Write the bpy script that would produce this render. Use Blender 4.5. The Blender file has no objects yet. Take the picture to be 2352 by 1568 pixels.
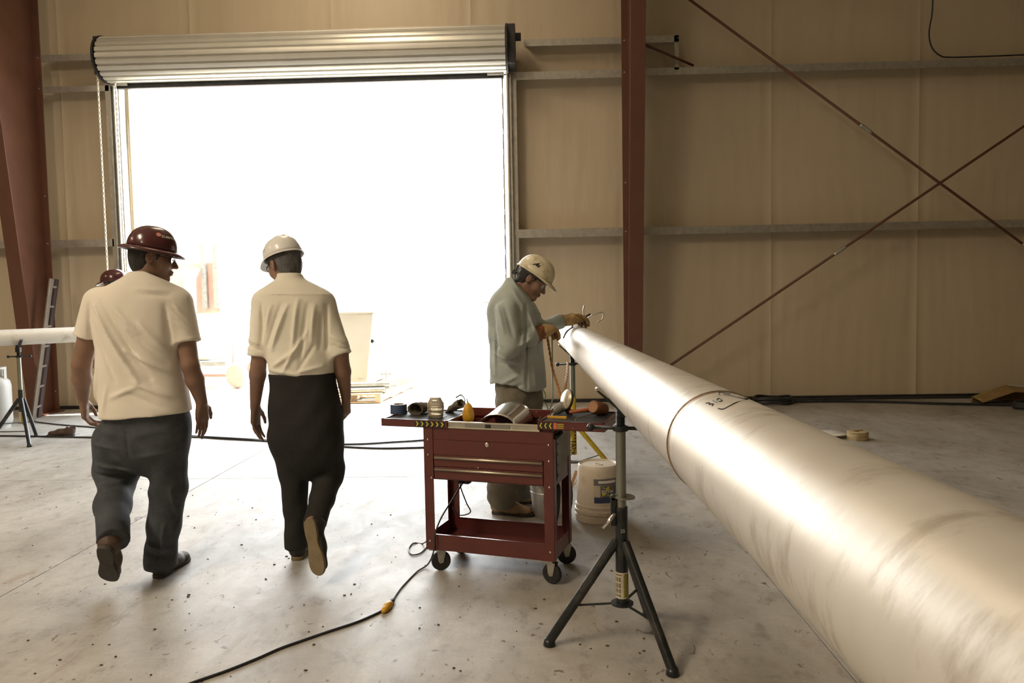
import bpy, bmesh, math, random
import numpy as np
from mathutils import Vector, Matrix
random.seed(7)
rng = np.random.default_rng(5)
SC = bpy.context.scene
COL = SC.collection

# ------------------------------------------------------------------ camera
CAM_H = 1.42
YAW, PITCH, ROLL, FPX = .032614, .057772, -.018182, 1700.0
CF = np.array([-math.sin(YAW)*math.cos(PITCH), math.cos(YAW)*math.cos(PITCH), -math.sin(PITCH)])
_r0 = np.array([math.cos(YAW), math.sin(YAW), 0.0]); _u0 = np.cross(_r0, CF)
CR = _r0*math.cos(ROLL) + _u0*math.sin(ROLL)
CU = -_r0*math.sin(ROLL) + _u0*math.cos(ROLL)
cam_d = bpy.data.cameras.new('camera'); cam = bpy.data.objects.new('camera', cam_d); COL.objects.link(cam)
cam_d.sensor_width = 36.0; cam_d.sensor_fit = 'HORIZONTAL'; cam_d.lens = FPX*36.0/2352.0
cam_d.clip_start = .02; cam_d.clip_end = 500
mw = Matrix.Identity(4)
for i in range(3):
    mw[i][0] = CR[i]; mw[i][1] = CU[i]; mw[i][2] = -CF[i]
mw[2][3] = CAM_H
cam.matrix_world = mw
SC.camera = cam
# ------------------------------------------------------------------ exposure
SC.view_settings.view_transform = 'Standard'; SC.view_settings.look = 'None'
SC.view_settings.gamma = 1.0; SC.view_settings.use_curve_mapping = False
SC.view_settings.exposure = 0.15
# ------------------------------------------------------------------ sky, sun, lamps
W = 10.047                      # inner face of the front wall
OX0, OX1, OZ = -5.49, -0.344, 4.42   # roll-up door opening
wd = bpy.data.worlds.new('sky'); SC.world = wd; wd.use_nodes = True
nt = wd.node_tree; nt.nodes.clear()
o_ = nt.nodes.new('ShaderNodeOutputWorld'); b_ = nt.nodes.new('ShaderNodeBackground')
tc = nt.nodes.new('ShaderNodeTexCoord'); sx = nt.nodes.new('ShaderNodeSeparateXYZ'); rp = nt.nodes.new('ShaderNodeValToRGB')
nt.links.new(tc.outputs['Generated'], sx.inputs[0]); nt.links.new(sx.outputs['Z'], rp.inputs[0])
rp.color_ramp.elements[0].position = 0.0; rp.color_ramp.elements[0].color = (1, .975, .93, 1)
rp.color_ramp.elements[1].position = 0.9; rp.color_ramp.elements[1].color = (.72, .86, 1, 1)
nt.links.new(rp.outputs[0], b_.inputs[0]); b_.inputs[1].default_value = 9.2
nt.links.new(b_.outputs[0], o_.inputs[0])
def light(name, kind, loc, energy, color=(1, 1, 1), size=1.0, direction=None, portal=False, size_y=None):
    d = bpy.data.lights.new(name, kind); d.energy = energy; d.color = color
    o = bpy.data.objects.new(name, d); COL.objects.link(o); o.location = loc
    if kind == 'AREA':
        d.shape = 'RECTANGLE' if size_y else 'SQUARE'; d.size = size
        if size_y: d.size_y = size_y
        if portal: d.cycles.is_portal = True
    if direction is not None:
        o.rotation_euler = Vector(direction).to_track_quat('-Z', 'Y').to_euler()
    return o
sun = light('sun', 'SUN', (0, 0, 20), 16.0, (1, .95, .86), direction=(-.62, -.16, -1.0)); sun.data.angle = .01
light('door_portal', 'AREA', ((OX0+OX1)/2, W+.05, OZ/2), 1, size=OX1-OX0, size_y=OZ, direction=(0, -1, 0), portal=True)
BAYS = [(-2.2, 7.2), (6.5, 4.5), (-5.2, -1.0), (6.5, -1.5), (-11.5, 2.0), (-5.2, -8)]
BAYW = [75, 1, 450, 1, 130, 190]

# ------------------------------------------------------------------ pixel helpers (calibration of the real positions)
def ray(px, py): return CF + CR*(px-1176)/FPX - CU*(py-784)/FPX
EYE = np.array([0, 0, CAM_H])
def P(px, py, Y):
    r = ray(px, py); return EYE + r*(Y/r[1])
def G(px, py, z=0.0):
    r = ray(px, py); return EYE + r*((z-CAM_H)/r[2])

# ------------------------------------------------------------------ materials
MATS = {}
def mat(name, col, rough=.6, metal=0.0, var=.12, vscale=8.0, bump=.0, bscale=60.0, stain=None, stain_amt=.5, stain_scale=2.0, stretch=(1, 1, 1), spec=.5, trans=0.0, alpha=1.0, coat=0.0, sss=0.0, emis=0.0, rvar=0.0):
    if name in MATS: return MATS[name]
    m = bpy.data.materials.new(name); m.use_nodes = True; N = m.node_tree; n = N.nodes; L = N.links
    bs = n['Principled BSDF']
    tc = n.new('ShaderNodeTexCoord'); mp = n.new('ShaderNodeMapping'); mp.inputs['Scale'].default_value = stretch
    L.new(tc.outputs['Object'], mp.inputs[0])
    nz = n.new('ShaderNodeTexNoise'); nz.inputs['Scale'].default_value = vscale; nz.inputs['Detail'].default_value = 5; nz.inputs['Roughness'].default_value = .6
    L.new(mp.outputs[0], nz.inputs['Vector'])
    cr = n.new('ShaderNodeValToRGB'); L.new(nz.outputs['Fac'], cr.inputs[0])
    cr.color_ramp.elements[0].position = .3; cr.color_ramp.elements[1].position = .7
    cr.color_ramp.elements[0].color = [max(0, c*(1-var)) for c in col]+[1]
    cr.color_ramp.elements[1].color = [min(1, c*(1+var)) for c in col]+[1]
    out = cr.outputs[0]
    if stain:
        n2 = n.new('ShaderNodeTexNoise'); n2.inputs['Scale'].default_value = stain_scale; n2.inputs['Detail'].default_value = 8; n2.inputs['Roughness'].default_value = .65
        L.new(mp.outputs[0], n2.inputs['Vector'])
        r2 = n.new('ShaderNodeValToRGB'); L.new(n2.outputs['Fac'], r2.inputs[0])
        r2.color_ramp.elements[0].position = .54; r2.color_ramp.elements[1].position = .68
        r2.color_ramp.elements[0].color = (0, 0, 0, 1); r2.color_ramp.elements[1].color = (stain_amt,)*3+(1,)
        mx = n.new('ShaderNodeMix'); mx.data_type = 'RGBA'
        L.new(r2.outputs[0], mx.inputs[0]); L.new(out, mx.inputs[6]); mx.inputs[7].default_value = tuple(stain)+(1,)
        out = mx.outputs[2]
    L.new(out, bs.inputs['Base Color'])
    bs.inputs['Roughness'].default_value = rough; bs.inputs['Metallic'].default_value = metal
    if rvar:
        mr = n.new('ShaderNodeMapRange'); L.new(nz.outputs['Fac'], mr.inputs[0]); mr.inputs[3].default_value = rough-rvar; mr.inputs[4].default_value = rough+rvar
        L.new(mr.outputs[0], bs.inputs['Roughness'])
    bs.inputs['Specular IOR Level'].default_value = spec
    if trans: bs.inputs['Transmission Weight'].default_value = trans; bs.inputs['IOR'].default_value = 1.3
    if alpha < 1: bs.inputs['Alpha'].default_value = alpha
    if coat: bs.inputs['Coat Weight'].default_value = coat; bs.inputs['Coat Roughness'].default_value = .1
    if sss: bs.inputs['Subsurface Weight'].default_value = sss; bs.inputs['Subsurface Scale'].default_value = .01
    if bump:
        nb = n.new('ShaderNodeTexNoise'); nb.inputs['Scale'].default_value = bscale; nb.inputs['Detail'].default_value = 4
        L.new(mp.outputs[0], nb.inputs['Vector'])
        bp = n.new('ShaderNodeBump'); bp.inputs['Strength'].default_value = bump; bp.inputs['Distance'].default_value = .01
        L.new(nb.outputs['Fac'], bp.inputs['Height']); L.new(bp.outputs[0], bs.inputs['Normal'])
    MATS[name] = m
    return m

def floor_mat():
    m = bpy.data.materials.new('concrete'); m.use_nodes = True; N = m.node_tree; n = N.nodes; L = N.links; bs = n['Principled BSDF']
    tc = n.new('ShaderNodeTexCoord')
    def noise(scale, detail=8, rough=.6, st=(1, 1, 1), dist=0):
        mp = n.new('ShaderNodeMapping'); mp.inputs['Scale'].default_value = st; L.new(tc.outputs['Object'], mp.inputs[0])
        z = n.new('ShaderNodeTexNoise'); z.inputs['Scale'].default_value = scale; z.inputs['Detail'].default_value = detail
        z.inputs['Roughness'].default_value = rough; z.inputs['Distortion'].default_value = dist
        L.new(mp.outputs[0], z.inputs['Vector']); return z.outputs['Fac']
    def ramp(f, stops):
        r = n.new('ShaderNodeValToRGB'); L.new(f, r.inputs[0]); e = r.color_ramp.elements
        e[0].position, e[0].color = stops[0][0], stops[0][1]+(1,); e[1].position, e[1].color = stops[-1][0], stops[-1][1]+(1,)
        for p, c in stops[1:-1]:
            q = e.new(p); q.color = c+(1,)
        return r.outputs[0]
    def mix(f, a, b, mode='MIX'):
        x = n.new('ShaderNodeMix'); x.data_type = 'RGBA'; x.blend_type = mode
        if isinstance(f, float): x.inputs[0].default_value = f
        else: L.new(f, x.inputs[0])
        for s, v in ((6, a), (7, b)):
            if isinstance(v, tuple): x.inputs[s].default_value = v+(1,)
            else: L.new(v, x.inputs[s])
        return x.outputs[2]
    base = ramp(noise(1.3, 8, .62, (1, .5, 1), .4), [(.3, (.30, .28, .245)), (.52, (.43, .41, .375)), (.72, (.54, .525, .49))])
    fine = ramp(noise(9, 10, .66, (1, .6, 1), .15), [(.33, (.70, .67, .63)), (.45, (.95, .95, .95)), (.66, (1.08, 1.08, 1.08))])
    c = mix(1.0, base, fine, 'MULTIPLY')
    # trowel swirls, small scabs of dirt, rust-brown blotches
    sw = ramp(noise(4.6, 10, .78, (.55, 1.5, 1), 2.2), [(.47, (0, 0, 0)), (.50, (1, 1, 1)), (.53, (0, 0, 0))])
    c = mix(mix(.2, (0., 0., 0.), sw), c, (.20, .16, .12))
    sp = ramp(noise(17, 6, .55, (1, .6, 1), 1.4), [(.645, (0, 0, 0)), (.69, (.85, .85, .85))])
    c = mix(sp, c, (.12, .075, .045))
    rb = ramp(noise(3.1, 9, .7, (1, .5, 1), .9), [(.60, (0, 0, 0)), (.70, (.6, .6, .6))])
    c = mix(rb, c, (.30, .17, .09))
    wt = ramp(noise(2.1, 9, .7, (1, .6, 1), 1.2), [(.6, (0, 0, 0)), (.7, (.5, .5, .5))])
    c = mix(wt, c, (.62, .60, .56))
    L.new(c, bs.inputs['Base Color'])
    rg = n.new('ShaderNodeMapRange'); L.new(noise(5, 8, .7, (1, .5, 1), 1), rg.inputs[0]); rg.inputs[3].default_value = .34; rg.inputs[4].default_value = .68
    L.new(rg.outputs[0], bs.inputs['Roughness']); bs.inputs['Specular IOR Level'].default_value = .5
    bp = n.new('ShaderNodeBump'); bp.inputs['Strength'].default_value = .38; bp.inputs['Distance'].default_value = .008
    L.new(noise(7, 10, .68, (1, .6, 1), .1), bp.inputs['Height']); L.new(bp.outputs[0], bs.inputs['Normal'])
    return m

M = dict(
 concrete=floor_mat(),
 vinyl=mat('insulation_vinyl', (.62, .52, .37), .5, 0, .035, .8, .22, 5.0, (.46, .38, .26), .10, .7, (4, 4, .45)),
 seam=mat('seam_tape', (.64, .54, .38), .45, 0, .08, 3, .3, 8, stretch=(4, 4, .4)),
 plain=mat('plain_wall', (.50, .43, .31), .8, 0, .08, 1),
 roof=mat('roof_lining', (.62, .55, .42), .8, 0, .06, 1),
 galv=mat('galvanised_steel', (.50, .48, .43), .42, .75, .16, 14, .1, 40, (.36, .33, .28), .5, 5),
 rust=mat('red_oxide_primer', (.135, .056, .034), .42, 0, .14, 3, .08, 30, (.11, .045, .03), .6, 1.6),
 curtain=mat('door_curtain_steel', (.66, .64, .58), .35, .5, .05, 3),
 dark=mat('dark_steel', (.045, .043, .045), .45, .5, .3, 9, .1, 40),
 rope=mat('white_chain', (.86, .82, .70), .5, .2, .1, 40),
 pipe=mat('pipe_steel', (.62, .58, .51), .42, .35, .07, 2.2, .10, 9, (.34, .29, .22), .6, 8.0, (1.0, 2.4, 1.0), rvar=.10),
 weld=mat('weld_scorch', (.23, .17, .12), .45, .6, .45, 14, .4, 60),
 standblk=mat('stand_black_paint', (.022, .026, .028), .32, .2, .3, 12, .1, 50, (.12, .10, .08), .5, 6),
 zinc=mat('zinc_tube', (.30, .31, .27), .35, .8, .12, 6, stretch=(1, 1, .3)),
 chrome=mat('chrome', (.75, .73, .68), .2, 1, .05, 10),
 red=mat('cart_red_paint', (.12, .027, .022), .33, .05, .12, 5, .04, 60, (.12, .02, .018), .4, 3, coat=.15),
 alu=mat('satin_aluminium', (.72, .66, .52), .32, .8, .05, 10, stretch=(.3, 4, 4)),
 rubber=mat('black_rubber', (.018, .018, .017), .6, 0, .3, 20),
 cable=mat('cable_jacket', (.030, .031, .036), .45, 0, .3, 20),
 yplas=mat('yellow_plastic', (.70, .38, .03), .4, 0, .15, 20),
 ypaint=mat('yellow_paint', (.62, .45, .035), .4, 0, .15, 10, stain=(.2, .14, .03), stain_amt=.4, stain_scale=9),
 wood=mat('worn_wood', (.42, .24, .10), .6, 0, .25, 7, .1, 40, stretch=(1, 6, 6)),
 wood2=mat('pallet_wood', (.60, .44, .26), .7, 0, .25, 6, .2, 40, stretch=(1, 5, 5)),
 white=mat('white_plastic', (.70, .62, .50), .42, 0, .07, 6, 0, 1, (.42, .33, .24), .5, 7),
 paper=mat('paper_label', (.60, .56, .44), .7, 0, .1, 30, stain=(.3, .26, .18), stain_amt=.5, stain_scale=20),
 black=mat('black_print', (.02, .02, .02), .6),
 blue=mat('blue_print', (.045, .065, .16), .6),
 greyp=mat('grey_print', (.16, .16, .155), .6),
 yprint=mat('yellow_print', (.70, .55, .06), .6),
 whitep=mat('white_print', (.80, .76, .68), .6),
 redp=mat('red_print', (.65, .16, .10), .6),
 tape=mat('blue_tape', (.07, .11, .22), .5, 0, .1, 20),
 card=mat('cardboard', (.34, .22, .09), .8, 0, .15, 8, .1, 40),
 cloth=mat('dark_cloth', (.10, .085, .06), .95, 0, .3, 20, .3, 120),
 leather=mat('work_leather', (.46, .30, .13), .8, 0, .28, 14, .4, 60, (.10, .065, .04), .7, 6),
 leather2=mat('glove_cuff_leather', (.26, .105, .05), .8, 0, .22, 12, .3, 60, (.12, .06, .035), .5, 8),
 orange=mat('orange_rope', (.42, .19, .06), .7, 0, .2, 60, .3, 200),
 green=mat('green_hose', (.10, .16, .08), .5, 0, .15, 30),
 mallet=mat('rawhide_mallet', (.24, .10, .05), .6, 0, .3, 14, .3, 60),
 mhandle=mat('mallet_handle', (.42, .12, .04), .5, 0, .15, 14, stretch=(1, 6, 6)),
 skin=mat('skin', (.29, .17, .12), .55, 0, .10, 12, .1, 90, sss=.12),
 skin2=mat('skin_tanned', (.25, .145, .10), .55, 0, .12, 12, .1, 90, sss=.1),
 hair=mat('dark_hair', (.022, .02, .018), .6, 0, .4, 60, .6, 220, stretch=(1, 1, .3)),
 hair2=mat('greying_hair', (.11, .11, .11), .6, 0, .35, 60, .6, 220, stretch=(1, 1, .3)),
 tshirt=mat('white_tshirt', (.80, .75, .66), .9, 0, .04, 6, .18, 20),
 dshirt=mat('cream_dress_shirt', (.84, .81, .70), .85, 0, .04, 6, .2, 24),
 wshirt=mat('grey_work_shirt', (.42, .47, .45), .85, 0, .07, 9, .25, 26, (.25, .26, .23), .35, 5),
 jeans=mat('dark_denim', (.050, .056, .066), .8, 0, .3, 10, .2, 160, (.11, .13, .17), .45, 3),
 black_tr=mat('black_trousers', (.014, .013, .012), .8, 0, .2, 10, .2, 40),
 olive=mat('dusty_work_trousers', (.17, .155, .115), .9, 0, .2, 8, .3, 60, (.10, .095, .075), .5, 5),
 boot=mat('brown_boot', (.075, .044, .029), .6, 0, .3, 12, .3, 60),
 tanboot=mat('tan_suede_boot', (.32, .215, .12), .85, 0, .22, 14, .3, 80),
 sole=mat('shoe_sole', (.20, .155, .085), .7, 0, .15, 18, .3, 60),
 dsole=mat('dark_sole', (.05, .042, .035), .7, 0, .2, 18, .3, 60),
 hat1=mat('maroon_helmet', (.085, .022, .024), .22, 0, .08, 6, coat=.4),
 hat2=mat('white_helmet', (.86, .86, .84), .3, 0, .03, 6, coat=.3),
 hat3=mat('worn_cream_helmet', (.76, .69, .50), .38, 0, .08, 9, .05, 30, (.34, .27, .14), .7, 13, coat=.2),
 hatin=mat('helmet_lining', (.05, .05, .05), .7),
 lens=mat('dark_lens', (.01, .01, .012), .1, 0, .05),
 glass=mat('clear_lens', (.9, .9, .88), .05, 0, .01, trans=.9, spec=.8),
 film=mat('clear_goggle', (.55, .46, .30), .12, 0, .2, 18, trans=.35, spec=.8, alpha=.92),
 eye=mat('eye_white', (.7, .68, .64), .3), iris=mat('iris', (.05, .03, .02), .3),
 sheet=mat('bright_sheet_metal', (.86, .84, .80), .16, .95, .04, 4),
 tank=mat('white_tank_paint', (.60, .56, .48), .45, 0, .04, 3),
 dirt=mat('yard_ground', (.52, .47, .40), .9, 0, .1, 2, .3, 20),
 rustbox=mat('faded_red_steel', (.55, .26, .20), .7, 0, .15, 3),
 grey=mat('grey_body', (.22, .22, .205), .5, .2, .2, 16),
)

# ------------------------------------------------------------------ mesh helpers
MW = {}
def tag(o, label=None, cat=None, group=None, kind=None):
    if label: o['label'] = label
    if cat: o['category'] = cat
    if group: o['group'] = group
    if kind: o['kind'] = kind
    return o
def empty(name, loc, rz=0.0, label=None, cat=None, group=None):
    o = bpy.data.objects.new(name, None); COL.objects.link(o)
    m = Matrix.Translation(Vector([float(v) for v in loc])) @ Matrix.Rotation(rz, 4, 'Z')
    o.location = m.to_translation(); o.rotation_euler = (0, 0, rz); o.empty_display_size = .05
    MW[o.name] = m
    return tag(o, label, cat, group)
def link_mesh(name, verts, faces, material, parent=None, smooth=False, origin=None, local=False, bevel=0.0, solid=0.0, sub=0, sharp=None):
    """verts are world coordinates unless local; the object gets its parent's frame (or its own origin)."""
    v = np.asarray(verts, dtype=np.float64).reshape(-1, 3)
    base = Matrix.Identity(4)
    if parent is not None: base = MW[parent.name]
    elif origin is not None: base = Matrix.Translation(Vector([float(q) for q in origin]))
    if not local:
        inv = np.array(base.inverted()); v = v @ inv[:3, :3].T + inv[:3, 3]
    me = bpy.data.meshes.new(name)
    if isinstance(faces, np.ndarray):
        nf, k = faces.shape
        me.vertices.add(len(v)); me.vertices.foreach_set('co', v.astype(np.float32).ravel())
        me.loops.add(nf*k); me.loops.foreach_set('vertex_index', faces.astype(np.int32).ravel())
        me.polygons.add(nf); me.polygons.foreach_set('loop_start', np.arange(0, nf*k, k, dtype=np.int32))
        me.update(calc_edges=True)
    else:
        me.from_pydata([tuple(q) for q in v], [], faces); me.update()
    if smooth: me.polygons.foreach_set('use_smooth', [True]*len(me.polygons))
    o = bpy.data.objects.new(name, me); COL.objects.link(o); me.materials.append(material)
    if parent is not None: o.parent = parent
    elif origin is not None: o.location = base.to_translation()
    MW[o.name] = base
    if smooth and sharp: 
        try: me.set_sharp_from_angle(angle=math.radians(sharp))
        except Exception: pass
    if bevel:
        b = o.modifiers.new('bevel', 'BEVEL'); b.width = bevel; b.segments = 2; b.limit_method = 'ANGLE'; b.angle_limit = math.radians(35)
    if solid:
        b = o.modifiers.new('solid', 'SOLIDIFY'); b.thickness = solid; b.offset = 0
    if sub:
        b = o.modifiers.new('sub', 'SUBSURF'); b.levels = sub; b.render_levels = sub
    return o
def nrm(v):
    v = np.asarray(v, float); return v/max(1e-9, np.linalg.norm(v))
def catmull(pts, n=8, closed=False):
    p = [np.asarray(q, float) for q in pts]
    if len(p) < 3: return p
    out = []; N = len(p); rngi = range(N) if closed else range(N-1)
    for i in rngi:
        p0 = p[(i-1) % N] if (closed or i > 0) else p[0]*2-p[1]
        p1 = p[i]; p2 = p[(i+1) % N]
        p3 = p[(i+2) % N] if (closed or i+2 < N) else p[-1]*2-p[-2]
        for k in range(n):
            t = k/n
            out.append(.5*((2*p1)+(-p0+p2)*t+(2*p0-5*p1+4*p2-p3)*t*t+(-p0+3*p1-3*p2+p3)*t**3))
    if not closed: out.append(p[-1])
    return out
class MB:
    def __init__(s): s.v = []; s.f = []
    def add(s, vs, fs):
        b = len(s.v); s.v += [tuple(float(c) for c in q) for q in vs]; s.f += [tuple(i+b for i in f) for f in fs]; return s
    def box(s, c, d, ax=None):
        """centre c, full size d, axes ax (3 row vectors)"""
        A = np.eye(3) if ax is None else np.array([nrm(a) for a in ax]); c = np.asarray(c, float); h = np.asarray(d, float)/2
        vs = [c+A[0]*h[0]*i+A[1]*h[1]*j+A[2]*h[2]*k for i in (-1, 1) for j in (-1, 1) for k in (-1, 1)]
        return s.add(vs, [(0, 1, 3, 2), (4, 6, 7, 5), (0, 4, 5, 1), (2, 3, 7, 6), (0, 2, 6, 4), (1, 5, 7, 3)])
    def box2(s, a, b):
        a = np.asarray(a, float); b = np.asarray(b, float); return s.box((a+b)/2, np.abs(b-a))
    def cyl(s, a, b, r0, r1=None, n=16, cap=True, ell=1.0, up=None):
        return s.tube([a, b], [r0, r0 if r1 is None else r1], n, cap, up=up, ell=ell)
    def tube(s, pts, r, n=8, cap=True, closed=False, up=None, ell=1.0):
        pts = [np.asarray(p, float) for p in pts]; N = len(pts)
        if not hasattr(r, '__len__'): r = [r]*N
        vs = []; prev = None
        for i, p in enumerate(pts):
            if closed: t = pts[(i+1) % N]-pts[i-1]
            else: t = pts[min(i+1, N-1)]-pts[max(i-1, 0)]
            t = nrm(t)
            if prev is None:
                ref = np.array([0, 0, 1.]) if up is None else np.asarray(up, float)
                if abs(t@nrm(ref)) > .95: ref = np.array([1., 0, 0])
                u = nrm(np.cross(ref, t))
            else: u = nrm(prev-t*(prev@t))
            prev = u; w = np.cross(t, u)
            for k in range(n):
                a = 2*math.pi*k/n; vs.append(p+(u*math.cos(a)+w*math.sin(a)*ell)*r[i])
        fs = []
        for i in range(N if closed else N-1):
            j = (i+1) % N
            for k in range(n):
                q = (k+1) % n; fs.append((i*n+k, i*n+q, j*n+q, j*n+k))
        if cap and not closed:
            fs.append(tuple(range(n-1, -1, -1))); fs.append(tuple((N-1)*n+k for k in range(n)))
        return s.add(vs, fs)
    def lathe(s, prof, c=(0, 0, 0), axis=(0, 0, 1), n=32, closed=False, cap=True):
        """prof: list of (radius, height along axis)"""
        a = nrm(axis); ref = np.array([1., 0, 0]) if abs(a[0]) < .9 else np.array([0, 1., 0]); u = nrm(np.cross(a, ref)); w = np.cross(a, u); c = np.asarray(c, float)
        vs = [c+a*h+(u*math.cos(2*math.pi*k/n)+w*math.sin(2*math.pi*k/n))*r for r, h in prof for k in range(n)]
        fs = []; Np = len(prof)
        for i in range(Np if closed else Np-1):
            j = (i+1) % Np
            for k in range(n):
                q = (k+1) % n; fs.append((i*n+k, i*n+q, j*n+q, j*n+k))
        if cap and not closed:
            fs.append(tuple(range(n-1, -1, -1))); fs.append(tuple((Np-1)*n+k for k in range(n)))
        return s.add(vs, fs)
    def prism(s, poly, ax0, ax1, c, depth_vec):
        """polygon in the (ax0, ax1) plane at c, extruded along depth_vec"""
        c = np.asarray(c, float); A = np.asarray(ax0, float); B = np.asarray(ax1, float); D = np.asarray(depth_vec, float); n = len(poly)
        vs = [c+A*x+B*y for x, y in poly]+[c+A*x+B*y+D for x, y in poly]
        fs = [tuple(range(n)), tuple(range(2*n-1, n-1, -1))]+[(i, i+n, (i+1) % n+n, (i+1) % n) for i in range(n)]
        return s.add(vs, fs)
    def ball(s, c, r, n=12, m=8):
        r = np.array([r]*3 if not hasattr(r, '__len__') else r, float); vs = []; fs = []
        for i in range(m+1):
            th = math.pi*i/m
            for k in range(n):
                a = 2*math.pi*k/n; vs.append(np.asarray(c)+r*[math.sin(th)*math.cos(a), math.sin(th)*math.sin(a), math.cos(th)])
        for i in range(m):
            for k in range(n): q = (k+1) % n; fs.append((i*n+k, (i+1)*n+k, (i+1)*n+q, i*n+q))
        return s.add(vs, fs)
    def build(s, name, material, parent=None, **kw):
        return link_mesh(name, s.v, s.f, material, parent, **kw)
def thing(mb, name, material, label, cat, group=None, **kw):
    v = np.array(mb.v); c = (v.min(0)+v.max(0))/2; c[2] = v[:, 2].min()
    o = mb.build(name, material, None, origin=c, **kw); return tag(o, label, cat, group)
FONT = {}
def text_mesh(name, s, size, origin, xd, yd, material, parent, lift=.0006, curve=None, bold=False, squash=1.0):
    cu = bpy.data.curves.new('t', 'FONT'); cu.body = s; cu.size = size; cu.align_x = 'CENTER'; cu.align_y = 'CENTER'; cu.resolution_u = 2
    if bold: cu.offset = size*.02
    ob = bpy.data.objects.new('t', cu); me = bpy.data.meshes.new_from_object(ob)
    bpy.data.objects.remove(ob)
    n = len(me.vertices)
    if n == 0: return None
    co = np.zeros(n*3); me.vertices.foreach_get('co', co); co = co.reshape(-1, 3)
    fs = [tuple(p.vertices) for p in me.polygons]; bpy.data.meshes.remove(me)
    if curve is None:
        xd = nrm(xd); yd = nrm(yd); nn = np.cross(xd, yd)
        v = [np.asarray(origin)+xd*q[0]*squash+yd*q[1]+nn*lift for q in co]
    else: v = [curve(q[0]*squash, q[1]) for q in co]
    return link_mesh(name, v, fs, material, parent)

# ------------------------------------------------------------------ the setting
def grid_mesh(xs, zs, fn, skip=None):
    vs = [fn(x, z) for z in zs for x in xs]; nx = len(xs); fs = []
    for j in range(len(zs)-1):
        for i in range(nx-1):
            if skip and skip((xs[i]+xs[i+1])/2, (zs[j]+zs[j+1])/2): continue
            a = j*nx+i; fs.append((a, a+1, a+nx+1, a+nx))
    return vs, fs
ROOMX0, ROOMX1, ROOMY0, ROOMZ = -18.0, 13.0, -13.0, 6.7
# floor: sub-base and saw-cut slabs
jx = [-2.66+3.81*k for k in range(-5, 6)]; jy = [5.88+3.81*k for k in range(-6, 2)]
floor = tag(MB().box2((ROOMX0, ROOMY0, -.25), (ROOMX1, W+.1, -.018)).build('floor', M['dark']), kind='structure')
MW['floor'] = Matrix.Identity(4)
xs = [ROOMX0]+[x for x in jx if ROOMX0 < x < ROOMX1]+[ROOMX1]; ys = [ROOMY0]+[y for y in jy if y < W-.5]+[W+.1]
for i in range(len(xs)-1):
    for j in range(len(ys)-1):
        g = .0028
        MB().box2((xs[i]+g, ys[j]+g, -.018), (xs[i+1]-g, ys[j+1]-g, 0)).build('concrete_slab', M['concrete'], floor, bevel=.0015)
# yard outside
tag(MB().box2((-60, W+.1, -.3), (60, 90, -.012)).build('ground', M['dirt']), kind='structure')
# front wall: outer sheet with the door hole, quilted vinyl insulation strips inside
wf = MB(); y0, y1 = W+.03, W+.10
wf.box2((ROOMX0, y0, 0), (OX0, y1, ROOMZ)); wf.box2((OX1, y0, 0), (ROOMX1, y1, ROOMZ)); wf.box2((OX0, y0, OZ), (OX1, y1, ROOMZ))
wall_front = tag(wf.build('wall_front', M['plain']), kind='structure'); MW['wall_front'] = Matrix.Identity(4)
seams = [-18, -15.9, -14.0, -12.1, -10.2, -8.25, -6.40, -4.58, -2.67, -.80, 1.25, 3.15, 5.07, 6.98, 8.9, 10.8, 13.0]
GZ = [0, 2.26, 4.31, 6.7]
for si in range(len(seams)-1):
    a, b = seams[si], seams[si+1]
    if a >= OX0-.01 and b <= OX1+.01: pass
    xs = sorted(set(list(np.linspace(a, b, 34))+[q for q in (OX0, OX1) if a < q < b])); zs = sorted(set(list(np.linspace(0, ROOMZ, 60))+[OZ]))
    ph = random.uniform(0, 9)
    def fn(x, z, a=a, b=b, ph=ph):
        u = (x-a)/(b-a); e = min(x-a, b-x)
        r = 0
        for k in range(3):
            if GZ[k] <= z <= GZ[k+1]: r = (z-GZ[k])/(GZ[k+1]-GZ[k])
        bulge = .03*math.sin(math.pi*min(1, max(0, r)))**.6*math.sin(math.pi*u)**.5 if 0 < u < 1 else 0
        wr = .0035*math.sin(x*31+ph+2.2*math.sin(z*1.9+ph)+.8*math.sin(x*7))*(.35+.65*math.sin(z*2.1+x*1.3+ph)**2)
        wr += .003*math.sin(x*63+ph*2+3*math.sin(z*1.1))*(.5+.5*math.sin(x*2.3+z))
        fold = .014*math.exp(-(e/.02)**2)-.008*math.exp(-((e-.05)/.03)**2)
        return (x, W-.004-bulge*.6-wr-fold, z)
    sk = lambda x, z: OX0 < x < OX1 and z < OZ
    vs, fs = grid_mesh(xs, zs, fn, sk)
    o = link_mesh('insulation_panel', vs, fs, M['vinyl'], wall_front, smooth=True)
tag(MB().box2((ROOMX0-.1, ROOMY0, 0), (ROOMX0, W+.1, ROOMZ)).build('wall_left', M['plain']), kind='structure')
tag(MB().box2((ROOMX1, ROOMY0, 0), (ROOMX1+.1, W+.1, ROOMZ)).build('wall_right', M['plain']), kind='structure')
tag(MB().box2((ROOMX0, ROOMY0-.1, 0), (ROOMX1, ROOMY0, ROOMZ)).build('wall_back', M['plain']), kind='structure')
tag(MB().box2((ROOMX0, ROOMY0, ROOMZ), (ROOMX1, W+.1, ROOMZ+.1)).build('ceiling', M['roof']), kind='structure')
# dark base trim angle along the wall foot
for a, b, nm in ((ROOMX0, OX0-.16, 'trim_1'), (OX1+.12, ROOMX1, 'trim_2')):
    tag(MB().box2((a, W-.05, 0), (b, W-.012, .045)).build(nm, M['dark']), kind='structure')
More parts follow.
